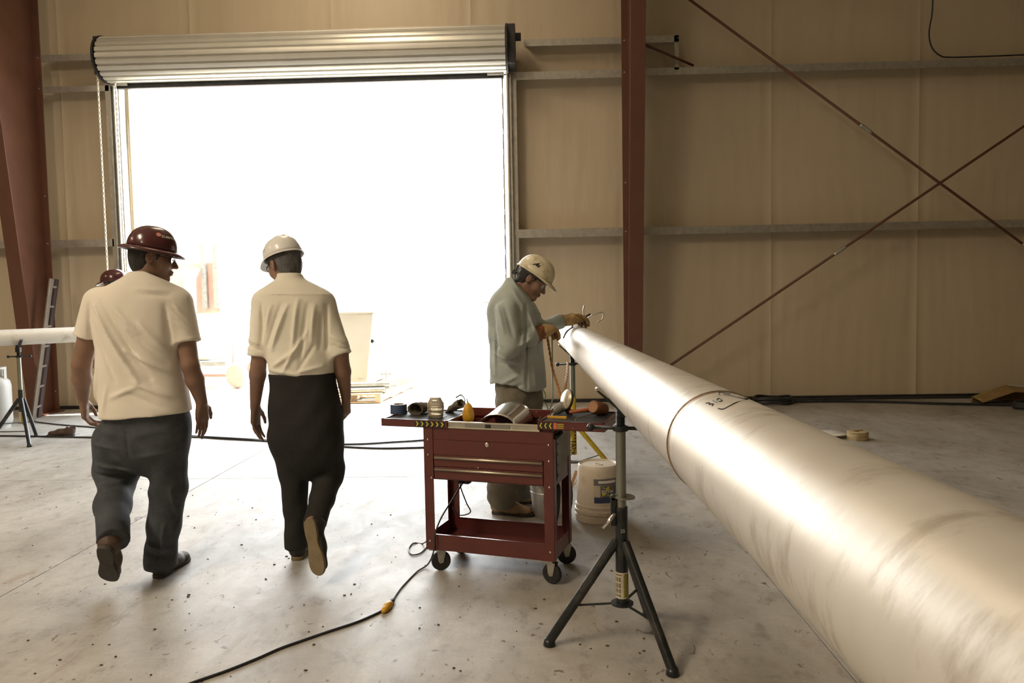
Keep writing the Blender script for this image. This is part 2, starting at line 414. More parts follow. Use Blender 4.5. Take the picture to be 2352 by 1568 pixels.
# warm fill lamps added overhead (out of view), each below an invented skylight frame
for n_, ((x, y), w_) in enumerate(zip(BAYS, BAYW)):
    k = tag(MB().box2((x-.62, y-1.7, ROOMZ-.05), (x+.62, y-1.62, ROOMZ-.001)).box2((x-.62, y+1.62, ROOMZ-.05), (x+.62, y+1.7, ROOMZ-.001)).box2((x-.62, y-1.7, ROOMZ-.05), (x-.56, y+1.7, ROOMZ-.001)).box2((x+.56, y-1.7, ROOMZ-.05), (x+.62, y+1.7, ROOMZ-.001)).build('fill_frame_%d' % (n_+1), M['galv']), kind='structure')
    MB().box2((x-.57, y-1.63, ROOMZ-.03), (x+.57, y+1.63, ROOMZ-.015)).build('blank_pane', M['whitep'], k)
    light('fill_lamp', 'AREA', (x, y, ROOMZ-.06), w_, (1, .82, .60), size=1.1, size_y=3.2, direction=(0, 0, -1))

# girts: cold-formed Z purlins running along the wall
def girt(x0, x1, ztop, hgt, label, y_in=9.80, group='galvanised wall girts', name='wall_girt'):
    m = MB()
    zt = ztop
    poly = [(y_in, zt-hgt), (y_in, zt), (W-.02, zt), (W-.02, zt-.004), (y_in+.004, zt-.004), (y_in+.004, zt-hgt+.004), (y_in+.02, zt-hgt+.01), (y_in+.02, zt-hgt)]
    # Z section: web horizontal, inner flange hanging down with a stiffening lip
    m.prism([(p, q) for p, q in poly], (0, 1, 0), (0, 0, 1), (x0, 0, 0), (x1-x0, 0, 0))
    r = empty(name, ((x0+x1)/2, y_in, zt), 0, label, 'girt', group)
    m.build('section', M['galv'], r)
    k = MB(); x = x0+.12
    while x < x1:
        k.cyl((x, y_in+.001, zt-.035), (x, y_in-.007, zt-.035), .008, n=6); x += .62
    o = k.build('bolt_row', M['galv'], r); o['kind'] = 'stuff'
    return r
girt(-6.49, OX0-.14, 2.315, .10, 'short galvanised girt at head height left of the door opening')
girt(OX1+.14, 1.16, 2.325, .11, 'short galvanised girt at head height between door and centre column')
girt(1.42, ROOMX1, 2.32, .10, 'long galvanised girt at head height right of the centre column')
girt(-6.49, OX0-.1, 4.335, .075, 'short galvanised girt level with door top left of the opening')
girt(OX1+.14, 1.16, 4.355, .10, 'short galvanised girt level with door top beside the roller')
girt(1.42, ROOMX1, 4.36, .095, 'long high galvanised girt under the hanging black cable')
girt(-6.49, OX0-.05, 4.75, .085, 'highest short girt left of the door roller')
girt(ROOMX0, -6.67, 2.32, .10, 'galvanised girt at head height left of the left column')
girt(ROOMX0, -6.67, 4.34, .09, 'high galvanised girt left of the left column')
g = girt(OX1+.25, 1.90, 4.765, .085, 'highest girt running right from the roller behind the centre column')
MB().box2((1.84, 9.80, 4.33), (1.90, 9.84, 4.77)).build('drop_leg', M['galv'], g)

# columns: tapered red oxide I-sections
def column(X, label, zt=6.68, y_out=9.80):
    r = empty('steel_column', (X, 9.6, 0), 0, label, 'column')
    fy = lambda z: 9.45-.123*z
    w = .18; t = .014
    MB().box2((X-w/2, y_out-t, .0), (X+w/2, y_out, zt)).build('outer_flange', M['rust'], r, bevel=.002)
    vs = []
    for z in (0, zt):
        for (x, y) in ((X-w/2, fy(z)-t), (X+w/2, fy(z)-t), (X+w/2, fy(z)), (X-w/2, fy(z))): vs.append((x, y, z))
    link_mesh('inner_flange', vs, [(0, 1, 5, 4), (1, 2, 6, 5), (2, 3, 7, 6), (3, 0, 4, 7), (3, 2, 1, 0), (4, 5, 6, 7)], M['rust'], r, bevel=.002)
    vs = [(X+s*.005, y, z) for s in (-1, 1) for (y, z) in ((fy(0), 0), (y_out-t, 0), (y_out-t, zt), (fy(zt), zt))]
    link_mesh('web', vs, [(0, 3, 2, 1), (4, 5, 6, 7), (0, 1, 5, 4), (1, 2, 6, 5), (2, 3, 7, 6), (3, 0, 4, 7)], M['rust'], r)
    MB().box2((X-w/2-.04, fy(0)-.05, 0), (X+w/2+.04, y_out+.04, .016)).build('base_plate', M['rust'], r, bevel=.002)
    for z in (2.27, 4.31, 4.71, .28, 2.9):
        for s in (-1, 1):
            MB().cyl((X+s*.055, y_out-t-.008, z), (X+s*.055, y_out-t+.003, z), .011, n=6).build('bolt', M['galv'], r)
    return r
column(-6.58, 'tapered red primer steel column at the far left of the door')
column(1.25, 'red primer steel column standing between door and X braced bay')
# X bracing rods with clevises
def rod(a, b, lab, cl):
    r = empty('brace_rod', (np.array(a)+b)/2, 0, lab, 'brace rod')
    a = np.array(a, float); b = np.array(b, float)
    MB().cyl(a, b, .0165, n=10).build('rod', M['rust'], r, smooth=True)
    for t in cl:
        p = a+(b-a)*t; d = nrm(b-a)
        MB().tube([p-d*.09, p-d*.07, p+d*.07, p+d*.09], [.017, .026, .026, .017], 8).build('turnbuckle', M['galv'], r)
A1 = P(1585, 0, 9.42); B1 = P(2352, 562, 9.42); d1 = (B1-A1)
rod(A1-d1*.13, B1+d1*.55, 'dark brace rod sloping down to the right across the right bay', [.52-.13, .88-.2])
A2 = P(1545, 835, 9.46); B2 = P(2352, 290, 9.46); d2 = (B2-A2)
rod(A2-d2*.065, B2+d2*.6, 'dark brace rod rising to the right across the right bay', [.33])
A3 = P(1482, 103, 9.5); B3 = P(1592, 150, 9.85)
rod(A3-(B3-A3)*.2, B3, 'short dark flange brace from the centre column to the high girt', [])
# hanging cable
pts = [P(2143, -20, 9.75), P(2141, 30, 9.75), P(2134, 75, 9.75), P(2140, 108, 9.75), P(2160, 128, 9.76), P(2185, 131.5, 9.78), P(2260, 129.5, 9.79), P(2352, 126, 9.79), P(2500, 121, 9.79)]
thing(MB().tube(catmull(pts, 8), .010, 8), 'electric_cable', M['cable'], 'black cable hanging down and lying along the high right girt', 'cable', smooth=True)

# ------------------------------------------------------------------ roll-up door
rd = empty('rollup_door', ((OX0+OX1)/2, 9.7, 0), 0, 'ribbed steel roll-up door coiled above the bright opening', 'door')
RC = (9.62, 4.60); RR = .275
nrib = 22; prof = []
def barrel(x0, x1):
    vs = []; fs = []; n = nrib*10
    for x in (x0, x1):
        for k in range(n):
            a = 2*math.pi*k/n; ph = (k % 10)/10
            r = RR+(.012 if ph < .62 else (-.014 if ph > .7 else .0))
            vs.append((x, RC[0]+r*math.cos(a), RC[1]+r*math.sin(a)))
    for k in range(n):
        q = (k+1) % n; fs.append((k, n+k, n+q, q))
    fs.append(tuple(range(n))); fs.append(tuple(range(2*n-1, n-1, -1)))
    return vs, fs
v_, f_ = barrel(-5.50, -.325)
link_mesh('curtain_roll', v_, f_, M['curtain'], rd)
for x in (-5.53, -.31):
    MB().lathe([(RR-.02, -.012), (RR+.022, -.012), (RR+.022, .014), (RR-.02, .014)], (x, RC[0], RC[1]), (1, 0, 0), 40).build('end_ring', M['dark'], rd, smooth=True, sharp=40)
for x0, x1 in ((-5.56, -5.52), (-.30, -.20)):
    b = MB().box2((x0, 9.42, 4.36), (x1, 9.78, 4.84)).build('end_bracket', M['dark'], rd, bevel=.006)
MB().cyl((-.20, RC[0], 4.74), (-.13, RC[0], 4.74), .05, n=16).cyl((-5.62, RC[0], 4.66), (-5.56, RC[0], 4.66), .06, n=16).build('axle', M['dark'], rd)
MB().cyl((-.203, 9.55, 4.44), (-.195, 9.55, 4.44), .02, n=12).build('bracket_bolt', M['chrome'], rd)
MB().box2((OX0+.02, 9.74, 4.27), (OX1-.02, 9.80, 4.345)).build('bottom_bar', M['dark'], rd, bevel=.004)
MB().box2((OX0+.02, 9.79, 4.30), (OX1-.02, 9.83, 4.5)).build('curtain_tail', M['curtain'], rd)
for x0, x1 in ((OX0-.02, OX0+.19), (OX1-.23, OX1-.02)):
    MB().box2((x0, 9.70, 4.30), (x1, 9.735, 4.34)).build('slide_bolt', M['galv'], rd, bevel=.004)
# door frame (structure): jambs with guide tracks
fr = tag(MB().box2((OX0-.16, 9.80, 0), (OX0-.02, W+.1, 4.55)).box2((OX1+.02, 9.80, 0), (OX1+.14, W+.1, 4.62)).box2((OX0-.16, 9.86, 4.42), (OX1+.14, W+.1, 4.56)).build('door_1', M['galv']), kind='structure'); MW['door_1'] = Matrix.Identity(4)
for s, x in ((1, OX0), (-1, OX1)):
    for k, (a, b, yy) in enumerate(((-.035, -.02, 9.76), (.03, .045, 9.76), (-.075, -.055, 9.74))):
        x0, x1 = sorted((x+s*a, x+s*b)); MB().box2((x0, yy, 0), (x1, 9.82, 4.32)).build('guide_track', M['galv'], fr, bevel=.002)
z = .25
while z < 4.2:
    MB().box2((OX1-.05, 9.765, z), (OX1-.043, 9.80, z+.19)).build('wear_strip', M['galv'], fr); z += .26
# hand chain loop hanging at the left of the door
def chain(px0, py0, px1, py1, Y, nm, lab):
    a = P(px0, py0, Y); b = P(px1, py1, Y); b2 = b.copy(); m = MB()
    L = np.linalg.norm(b-a); n = int(L/.034); d = (b-a)/n
    for i in range(n):
        c = a+d*(i+.5); w = np.array([.0085, 0, 0]) if i % 2 else np.array([0, .0085, 0]); t = nrm(d)*.019
        m.tube([c-t*.7-w, c-t, c-t*.7+w, c+t*.7+w, c+t, c+t*.7-w], .0062, 5, closed=True)
    return m
hc = empty('hand_chain', P(258, 760, 9.5), 0, 'white hand chain hanging in two falls from the roller left end', 'chain')
chain(222, 140, 254, 760, 9.52, '', '').build('near_fall', M['rope'], hc, smooth=True)
chain(264, 180, 292, 700, 9.62, '', '').build('far_fall', M['rope'], hc, smooth=True)

# ------------------------------------------------------------------ the long pipe and its stands
def pipe_c(Y): return np.array([.4110-.019271*Y, Y, 1.11288-.002181*Y])
PR = .1095
def pipe_mesh(cf, R, Y0, Y1, n=64, wall=.0065, steps=24):
    ys = np.linspace(Y0, Y1, steps); prof_out = [cf(y) for y in ys]; m = MB(); a = nrm(cf(1.)-cf(0.)); u = nrm(np.cross(a, (0, 0, 1))); w = np.cross(u, a)
    rings = [(c, R) for c in prof_out]+[(c, R-wall) for c in prof_out[::-1]]
    vs = [c+(u*math.cos(2*math.pi*k/n)+w*math.sin(2*math.pi*k/n))*r for c, r in rings for k in range(n)]
    N = len(rings); fs = []
    for i in range(N):
        j = (i+1) % N
        for k in range(n):
            q = (k+1) % n; fs.append((i*n+k, i*n+q, j*n+q, j*n+k))
    return m.add(vs, fs)
pp = empty('steel_pipe', pipe_c(2.0)-[0, 0, PR], 0, 'long dull steel pipe running on stands from lower right to the welder', 'pipe')
for nm, a, b in (('pipe_length', -2.2, 1.545), ('pipe_length', 1.551, 5.345), ('pipe_length', 5.352, 8.3)):
    pipe_mesh(pipe_c, PR, a, b).build(nm, M['pipe'], pp, smooth=True, sharp=50)
for Y in (1.548, 5.348):
    c0 = pipe_c(Y); ax = nrm(pipe_c(1.)-pipe_c(0.))
    MB().lathe([(PR-.004, -.006), (PR+.0006, -.0055), (PR+.0022, -.002), (PR+.0022, .002), (PR+.0006, .0055), (PR-.004, .006)], c0, ax, 72, cap=False).build('weld_bead', M['weld'], pp, smooth=True)
    for s_, w_ in ((-1, .016), (1, .022 if Y > 4 else .010)):
        MB().lathe([(PR+.0003, s_*.006), (PR+.0004, s_*w_)], c0, ax, 72, cap=False).build('heat_tint', mat('heat_tint', (.40, .27, .15), .38, .4, .5, 9, 0, 1, (.62, .55, .45), .9, 7), pp, smooth=True)
# grease-pencil marks beside the near weld: flat strokes on the surface
def on_pipe(ang, Y, lift=.0008):
    c = pipe_c(Y); return c+np.array([math.cos(ang), 0, math.sin(ang)])*(PR+lift)
def stroke(pts, wd=.0010):
    p = catmull([on_pipe(a+.42, y) for a, y in pts], 6); return MB().tube(p, wd, 4)
mk = MB()
for pts in ([(1.20, 1.50), (1.02, 1.44), (.92, 1.44), (1.30, 1.38), (1.55, 1.36), (1.60, 1.38)], [(1.28, 1.50), (1.20, 1.53), (1.08, 1.50)],
            [(1.63, 1.46), (1.58, 1.45), (1.62, 1.44), (1.56, 1.43), (1.61, 1.42)], [(1.38, 1.46), (1.45, 1.45), (1.45, 1.43), (1.40, 1.43), (1.38, 1.455)], [(1.50, 1.46), (1.50, 1.43)]):
    s_ = stroke(pts); mk.add(s_.v, s_.f)
mk.build('chalk_mark', M['black'], pp)
# black V-head pipe stand
def stand(cx, cy, feet, zc, pipex, ax, tube_top, hub, bodymat, label, scale=1.0, handle=(-1, 0, 0), lab_z=None, R=PR, hw=.12, yellow=False, legtop=.43):
    r = empty('pipe_stand', (cx, cy, 0), 0, label, 'pipe stand')
    b = lambda *a: M[bodymat]
    MB().cyl((cx, cy, .165), (cx, cy, tube_top), .0255, n=24).build('outer_tube', M[bodymat], r, smooth=True, sharp=40)
    MB().cyl((cx, cy, tube_top-.1), (cx, cy, .885), .0205, n=24).build('inner_tube', M['zinc'], r, smooth=True, sharp=40)
    k = MB(); k.cyl((cx, cy, .87), (cx, cy, .975), .0165, n=16)
    for i in range(12): k.lathe([(.0165, 0), (.0195, .002), (.0165, .004)], (cx, cy, .905+i*.006), n=16, cap=False)
    k.build('screw', M['standblk'], r, smooth=True, sharp=30)
    k = MB(); h = nrm(handle); k.lathe([(.02, 0), (.031, .004), (.031, .022), (.02, .026)], (cx, cy, .878), n=20)
    k.build('collar', M['standblk'], r, smooth=True, sharp=40)
    k = MB(); c0 = np.array([cx, cy, .892]); k.tube([c0-h*hw*.9, c0+h*hw], .0075, 8); k.ball(c0+h*hw, .0165).ball(c0-h*hw*.9, .0165)
    k.build('handle', M['standblk'], r, smooth=True)
    # V head
    ax = nrm(ax); s = nrm(np.cross(ax, (0, 0, 1))); ang = math.radians(42); vb = np.array([pipex, cy, zc-(R+.006)/math.cos(ang)])
    for sg in (-1, 1):
        d = s*sg*math.cos(ang)+np.array([0, 0, 1.])*math.sin(ang); tip = vb+d*.155; up = np.cross(d, ax)
        MB().box((vb+tip)/2-np.array([0, 0, 0.006]), (np.linalg.norm(tip-vb), .03, .009), (d, ax, up)).build('v_arm', M['standblk'], r, bevel=.002)
        MB().cyl(tip-ax*.016-d*.004, tip+ax*.016-d*.004, .007, n=10).build('roller_tip', M['chrome'], r)
    MB().box(((cx+pipex)/2, cy, (vb[2]+.955)/2-.0), (.05, .036, max(.03, vb[2]-.95+.03))).build('head_block', M['standblk'], r, bevel=.004)
    for f in feet:
        f = np.array([f[0], f[1], 0.]); d2 = nrm(f-[cx, cy, 0]); top = np.array([cx, cy, legtop])+d2*.022; foot = f+np.array([0, 0, .018])
        L = nrm(foot-top)
        MB().cyl(top, foot, .0195*scale, n=18).build('leg', M[bodymat], r, smooth=True, sharp=40)
        MB().lathe([(.0205*scale, .03), (.026*scale, .004), (.022*scale, 0)], (foot[0]-L[0]*.0, foot[1], 0), n=18).build('foot_cap', M[bodymat], r, smooth=True)
        t = .64; pnt = top+(foot-top)*t
        MB().tube([(cx+d2[0]*.03, cy+d2[1]*.03, hub), pnt], .008, 6, ell=.5).build('strut', M['standblk'], r)
    MB().lathe([(.02, -.006), (.046, -.003), (.046, .003), (.02, .006)], (cx, cy, hub), n=24).build('spider_plate', M['standblk'], r, smooth=True, sharp=40)
    return r
S1 = (.334, 2.968)
ax_p = nrm(pipe_c(1.)-pipe_c(0.))
s1 = stand(S1[0], S1[1], [(.034, 2.957), (.491, 2.716), (.476, 3.232)], pipe_c(2.968)[2], pipe_c(2.968)[0], ax_p, .572, .172, 'standblk', 'black tripod pipe stand in front under the large pipe', handle=(-1, .05, .03))
MB().lathe([(.022, -.003), (.044, -.003), (.044, .003), (.022, .003)], (S1[0]+.012, S1[1], .612), (.05, 0, 1), 24).build('depth_washer', M['zinc'], s1, smooth=True, sharp=40)
MB().box((S1[0]-.033, S1[1]-.005, .555), (.022, .022, .12)).cyl((S1[0]-.033, S1[1]-.016, .61), (S1[0]-.033, S1[1]+.006, .61), .014, n=14).build('clamp_lug', M['standblk'], s1, bevel=.004)
MB().tube([(S1[0]-.028, S1[1]-.03, .553), (S1[0]-.052, S1[1]-.035, .523), (S1[0]-.078, S1[1]-.04, .494)], [.007, .0085, .006], 8).build('locking_lever', M['chrome'], s1, smooth=True)
def on_tube(c, r, lift=.0007):
    def f(u, v, zc=0, a0=-math.pi/2):
        a = a0+u/r; return (c[0]+(r+lift)*math.cos(a), c[1]+(r+lift)*math.sin(a), zc+v)
    return f
def tube_patch(c, r, a0, a1, z0, z1, lift, n=14):
    vs = []; fs = []
    for i in range(n+1):
        a = a0+(a1-a0)*i/n
        for z in (z0, z1): vs.append((c[0]+(r+lift)*math.cos(a), c[1]+(r+lift)*math.sin(a), z))
    for i in range(n): fs.append((2*i, 2*i+2, 2*i+3, 2*i+1))
    return vs, fs
v_, f_ = tube_patch(S1, .0255, -math.pi+.05, -.12, .198, .306, .0006); lb = link_mesh('label', v_, f_, M['paper'], s1)
v_, f_ = tube_patch(S1, .0255, -1.42, -.35, .204, .300, .0011); link_mesh('yellow_panel', v_, f_, mat('label_olive', (.30, .27, .05), .6, var=.2, vscale=60), lb)
for i, (z0, z1) in enumerate([(.294, .299), (.268, .286), (.243, .262), (.222, .238), (.206, .217)]):
    for j in range(1 if i == 0 else 3):
        v_, f_ = tube_patch(S1, .0255, -2.9+(.0 if i == 0 else .38*j), -1.7 if i == 0 else -2.9+.38*j+.24, z0, z1, .0011, 5); link_mesh('print_line', v_, f_, mat('label_brown', (.17, .12, .07), .6), lb)
text_mesh('marking', '25', .02, (S1[0]+.002, S1[1]-.0262, .478), (1, .05, 0), (0, 0, 1), M['paper'], s1)
# yellow jack stand carrying the welded joint
S2 = (.287, 5.90)
s2 = stand(S2[0], S2[1], [(S2[0]+.33, S2[1]+.02), (S2[0]-.17, S2[1]+.28), (S2[0]-.165, S2[1]-.29)], pipe_c(5.9)[2], pipe_c(5.9)[0], ax_p, .625, .10, 'ypaint', 'yellow legged pipe stand with grey post behind the bucket', handle=(-1, -.1, -.02), legtop=.40)
for k, ch in enumerate('H.D. JACK'):
    if ch != ' ': text_mesh('marking', ch, .045, (S2[0]-.010, S2[1]-.0265, .43-k*.032), (0, 0, -1), (1, 0, 0), M['black'], s2, bold=True)
for k in range(9):
    MB().box2((S2[0]+.008, S2[1]-.0258, .42-k*.026), (S2[0]+.020, S2[1]-.0215, .432-k*.026)).build('small_print', M['black'], s2)
# left pipe, its stand
lp0 = P(0, 776, 7.70); lp1 = P(165, 768.5, 8.24); dlp = (lp1-lp0)/(lp1[0]-lp0[0])
lpc = lambda X: lp0+dlp*(X-lp0[0])
m = MB(); A_ = lpc(-10.5); B_ = lpc(lp0[0]+(lp1[0]-lp0[0])*1.17); R2 = .0865; axl = nrm(B_-A_)
m.tube([A_, B_], R2, 40, cap=False).tube([B_-axl*.001, A_], R2-.006, 40, cap=False)
m.lathe([(R2-.006, 0), (R2, 0)], B_, axl, 40, cap=False)
thing(m, 'steel_pipe', mat('white_primed_pipe', (.72, .68, .60), .45, .1, .06, 5, 0, 1, (.36, .30, .22), .7, 5), 'whitish pipe lying on a stand at the left edge', 'pipe', smooth=True, sharp=50)
sx_ = P(35, 800, 7.78); hd = lpc(sx_[0]); S3 = (float(hd[0]), float(hd[1]))
f1 = G(68, 1026); f2 = G(84, 1003)
s3 = stand(S3[0], S3[1], [(f1[0], f1[1]), (f2[0], f2[1]), (S3[0]-.31, S3[1]-.05)], float(hd[2]), S3[0], dlp, .53, .17, 'standblk', 'black tripod pipe stand at the left edge under the whitish pipe', handle=(1, .1, 0), R=R2)
v_, f_ = tube_patch(S3, .0255, -math.pi+.05, -.12, .17, .29, .0006); link_mesh('label', v_, f_, M['paper'], s3)
v_, f_ = tube_patch(S3, .0255, -1.42, -.35, .18, .28, .0011); link_mesh('yellow_panel', v_, f_, MATS['label_olive'], s3)

# gas cylinder at the left edge
gx, gy = P(-11, 850, 8.5)[0], 8.5
gc = empty('gas_cylinder', (gx, gy, 0), 0, 'light grey gas cylinder on the floor at the left edge', 'gas cylinder')
gm = mat('cylinder_grey', (.46, .46, .44), .4, 0, .05, 4)
MB().lathe([(.10, .03), (.14, .05), (.152, .09), (.152, .50), (.14, .56), (.09, .605), (.03, .62)], (gx, gy, 0), n=36).build('tank_body', gm, gc, smooth=True)
MB().lathe([(.12, 0), (.125, .0), (.125, .06), (.12, .06)], (gx, gy, 0), n=36, closed=True).build('foot_ring', gm, gc, smooth=True, sharp=40)
k = MB()
for a in (.2, 1.77, 3.34, 4.91): k.box((gx+.10*math.cos(a), gy+.10*math.sin(a), .65), (.012, .06, .13), ((math.cos(a), math.sin(a), 0), (-math.sin(a), math.cos(a), 0), (0, 0, 1)))
k.lathe([(.098, .70), (.11, .70), (.11, .725), (.098, .725)], (gx, gy, 0), n=30, closed=True)
k.build('collar_guard', gm, gc); MB().cyl((gx, gy, .62), (gx, gy, .68), .016, n=12).cyl((gx-.03, gy, .665), (gx+.03, gy, .665), .01, n=10).build('valve', M['chrome'], gc)

# ladder leaning on the left column
b0 = G(76, 966); t0 = P(118, 640, 9.36); b1 = b0+np.array([-.085, .02, 0]); t1 = t0+np.array([-.075, .05, 0])
b1 = b0+np.array([-.05, -.36, 0])*0+np.array([-.10, .26, 0]); t1 = t0+np.array([-.10, .26, 0])
ld = empty('ladder', b0, 0, 'dark ladder leaning on the left column behind the whitish pipe', 'ladder')
lm = mat('ladder_dark', (.06, .045, .05), .5, .2); lm2 = mat('ladder_rail', (.22, .19, .16), .4, .6)
dd = nrm(t0-b0)
for a, b, mm in ((b0, t0, lm2), (b1, t1, lm)):
    MB().box((a+b)/2, (np.linalg.norm(b-a), .022, .065), (dd, (1, 0, 0), np.cross(dd, (1, 0, 0)))).build('rail', mm, ld, bevel=.002)
n = 7
for i in range(n):
    t = (i+.6)/n; MB().cyl(b0+(t0-b0)*t, b1+(t1-b1)*t, .014, n=8).build('rung', mat('rung_alu', (.34, .30, .27), .4, .4), ld)

# ------------------------------------------------------------------ the red tool cart
CO = np.array([-.593, 3.794, 0.]); CT = math.radians(-17)
cex = np.array([math.cos(CT), math.sin(CT), 0]); cey = np.array([-math.sin(CT), math.cos(CT), 0])
def CL(px, py, z): p = G(px, py, z)-CO; return np.array([p@cex, p@cey, z])
def CFp(px, py, y=0.):
    r = ray(px, py); t = ((CO+cey*y-EYE)@cey)/(r@cey); p = EYE+r*t-CO; return np.array([p@cex, p@cey, p[2]])
def cw(v): return CO+cex*v[0]+cey*v[1]+np.array([0, 0, v[2]])
ct = empty('tool_cart', CO, CT, 'red steel tool cart on black casters with two sliding top trays', 'tool cart')
Lk = dict(local=True)
CWd, CD, ZB, ZT = .70, .335, .118, .762
T = .0015
def cbox(name, a, b, m='red', bevel=.0015, parent=None): return MB().box2(a, b).build(name, M[m], parent or ct, bevel=bevel, **Lk)
for x, s in ((0, 1), (CWd, -1)):
    for y, t in ((0, 1), (CD, -1)):
        m = MB(); a, b = sorted((x, x+s*.052)); c, d = sorted((y, y+t*.003)); m.box2((a, c, ZB), (b, d, ZT))
        a, b = sorted((x, x+s*.003)); c, d = sorted((y, y+t*.045)); m.box2((a, c, ZB), (b, d, ZT))
        p = m.build('corner_post', M['red'], ct, **Lk)
        if t == 1:
            for z in ((.70, .62, .50, .165) if s == 1 else (.70, .62, .49, .165)):
                MB().lathe([(.0065, 0), (.0055, .003), (.002, .0045)], (x+s*(.024 if z != .50 else .04), -.0005, z), (0, -1, 0), 10).build('rivet', M['chrome'], p, smooth=True, **Lk)
# bottom shelf
m = MB(); m.box2((.003, .003, ZB+.002), (CWd-.003, CD-.003, ZB+.006))
m.box2((.04, .0035, ZB), (CWd-.04, .0055, ZB+.082)).box2((.04, CD-.0055, ZB), (CWd-.04, CD-.0035, ZB+.082)).box2((.0035, .04, ZB), (.0055, CD-.04, ZB+.075)).box2((CWd-.0055, .04, ZB), (CWd-.0035, CD-.04, ZB+.075))
m.box2((.04, .0035, ZB+.080), (CWd-.04, .013, ZB+.083)).box2((.04, CD-.013, ZB+.080), (CWd-.04, CD-.0035, ZB+.083))
m.build('bottom_shelf', M['red'], ct, **Lk)
# upper box
m = MB(); m.box2((.045, .004, .622), (CWd-.045, .007, ZT)).box2((.004, CD-.006, .49), (CWd-.004, CD-.003, ZT+.035)).box2((.003, .004, .49), (.006, CD-.004, ZT)).box2((CWd-.006, .04, .49), (CWd-.003, CD-.04, ZT))
m.box2((.004, .004, .70), (CWd-.004, CD-.004, .703)).box2((.004, .02, .488), (CWd-.004, CD-.004, .492))
m.build('top_chest', M['red'], ct, **Lk)
MB().lathe([(.011, 0), (.011, .004), (.008, .006)], (.352, .003, .686), (0, -1, 0), 20).box((.352, -.004, .686), (.002, .004, .01)).build('lock', M['chrome'], ct, smooth=True, sharp=30, **Lk)
for (z0, z1) in ((.562, .620), (.497, .559)):
    d_ = MB().box2((.056, .002, z0), (CWd-.056, .006, z1)).box2((.06, .006, z0+.003), (CWd-.06, CD-.03, z0+.006)).build('drawer', M['red'], ct, bevel=.001, **Lk)
    MB().tube([(.062, -.006, z1-.012), (CWd-.058, -.006, z1-.012)], .0075, 10, ell=.8).build('handle', M['alu'], d_, smooth=True, **Lk)
MB().box2((.30, -.004, .564), (.306, .0, .570)).build('drawer_latch', M['chrome'], ct, **Lk)
# interior dark liner, sliding rail along the front
cbox('liner', (.01, .01, .704), (CWd-.01, CD-.01, .708), 'dark', 0)
m = MB(); m.box2((.135, -.002, .792), (.63, .012, .798)).box2((.135, -.002, .764), (.63, .012, .770)).build('slide_rail', M['alu'], ct, **Lk)
MB().box2((.235, -.001, .768), (.475, .004, .794)).build('slide_cover', mat('rail_grey', (.30, .30, .28), .4, .5), ct, **Lk)
for a, b in ((.14, .235), (.475, .625)): MB().box2((a, .002, .768), (b, .008, .794)).build('slide_core', M['galv'], ct, **Lk)
MB().box2((.345, -.003, .772), (.375, .0, .790)).build('slide_stop', M['dark'], ct, **Lk)
cbox('back_rail', (.10, CD-.02, .78), (.66, CD-.012, .825))
for x in (.30, .40, .52, .60): MB().lathe([(.004, 0), (.003, .002)], (x, CD-.0205, .812), (0, -1, 0), 8).build('rivet', M['chrome'], ct, **Lk)
def tray(x0, x1, z0, z1, y0=-.006, y1=.365):
    m = MB(); m.box2((x0, y0, z0), (x1, y1, z0+.003)); h = z1
    m.box2((x0, y0, z0), (x1, y0+.003, h)).box2((x0, y1-.003, z0), (x1, y1, h)).box2((x0, y0, z0), (x0+.003, y1, h)).box2((x1-.003, y0, z0), (x1, y1, h))
    # rolled rim
    m.box2((x0, y0, h-.002), (x1, y0+.012, h+.001)).box2((x0, y1-.012, h-.002), (x1, y1, h+.001)).box2((x0, y0, h-.002), (x0+.012, y1, h+.001)).box2((x1-.012, y0, h-.002), (x1, y1, h+.001))
    t = m.build('sliding_tray', M['red'], ct, **Lk)
    MB().box2((x0+.006, y0+.012, h-.006), (x1-.006, y1-.006, h-.004)).build('tray_mat', M['rubber'], t, **Lk)
    return t
ZL, ZR = .800, .818
tl = tray(-.24, .139, .762, ZL); tr = tray(.622, .956, .776, ZR)
def chev(x0, x1, zc, h, n, sgn, parent, extra=False):
    MB().box2((x0, -.0075, zc-h/2), (x1, -.006, zc+h/2)).build('warning_strip', M['black'], parent, **Lk)
    w = (x1-x0)/n
    for i in range(n):
        c = x0+w*(i+.5); k = w*.26; s = sgn
        pts = [(-s*k*1.1, h*.42), (-s*k*.1, h*.42), (s*k*1.2, 0), (-s*k*.1, -h*.42), (-s*k*1.1, -h*.42), (s*k*.1, 0)]
        MB().prism(pts, (1, 0, 0), (0, 0, 1), (c, -.0085, zc), (0, .0012, 0)).build('chevron', M['yprint'], parent, **Lk)
chev(-.045, .125, .7815, .030, 6, 1, tl)
chev(.628, .70, .797, .032, 3, -1, tr)
MB().box2((.703, -.0080, .782), (.72, -.006, .812)).build('emblem', M['redp'], tr, **Lk)
for z in (.806, .797, .788): MB().box2((.722, -.0075, z-.002), (.755, -.006, z+.002)).build('label_line', M['yprint'], tr, **Lk)
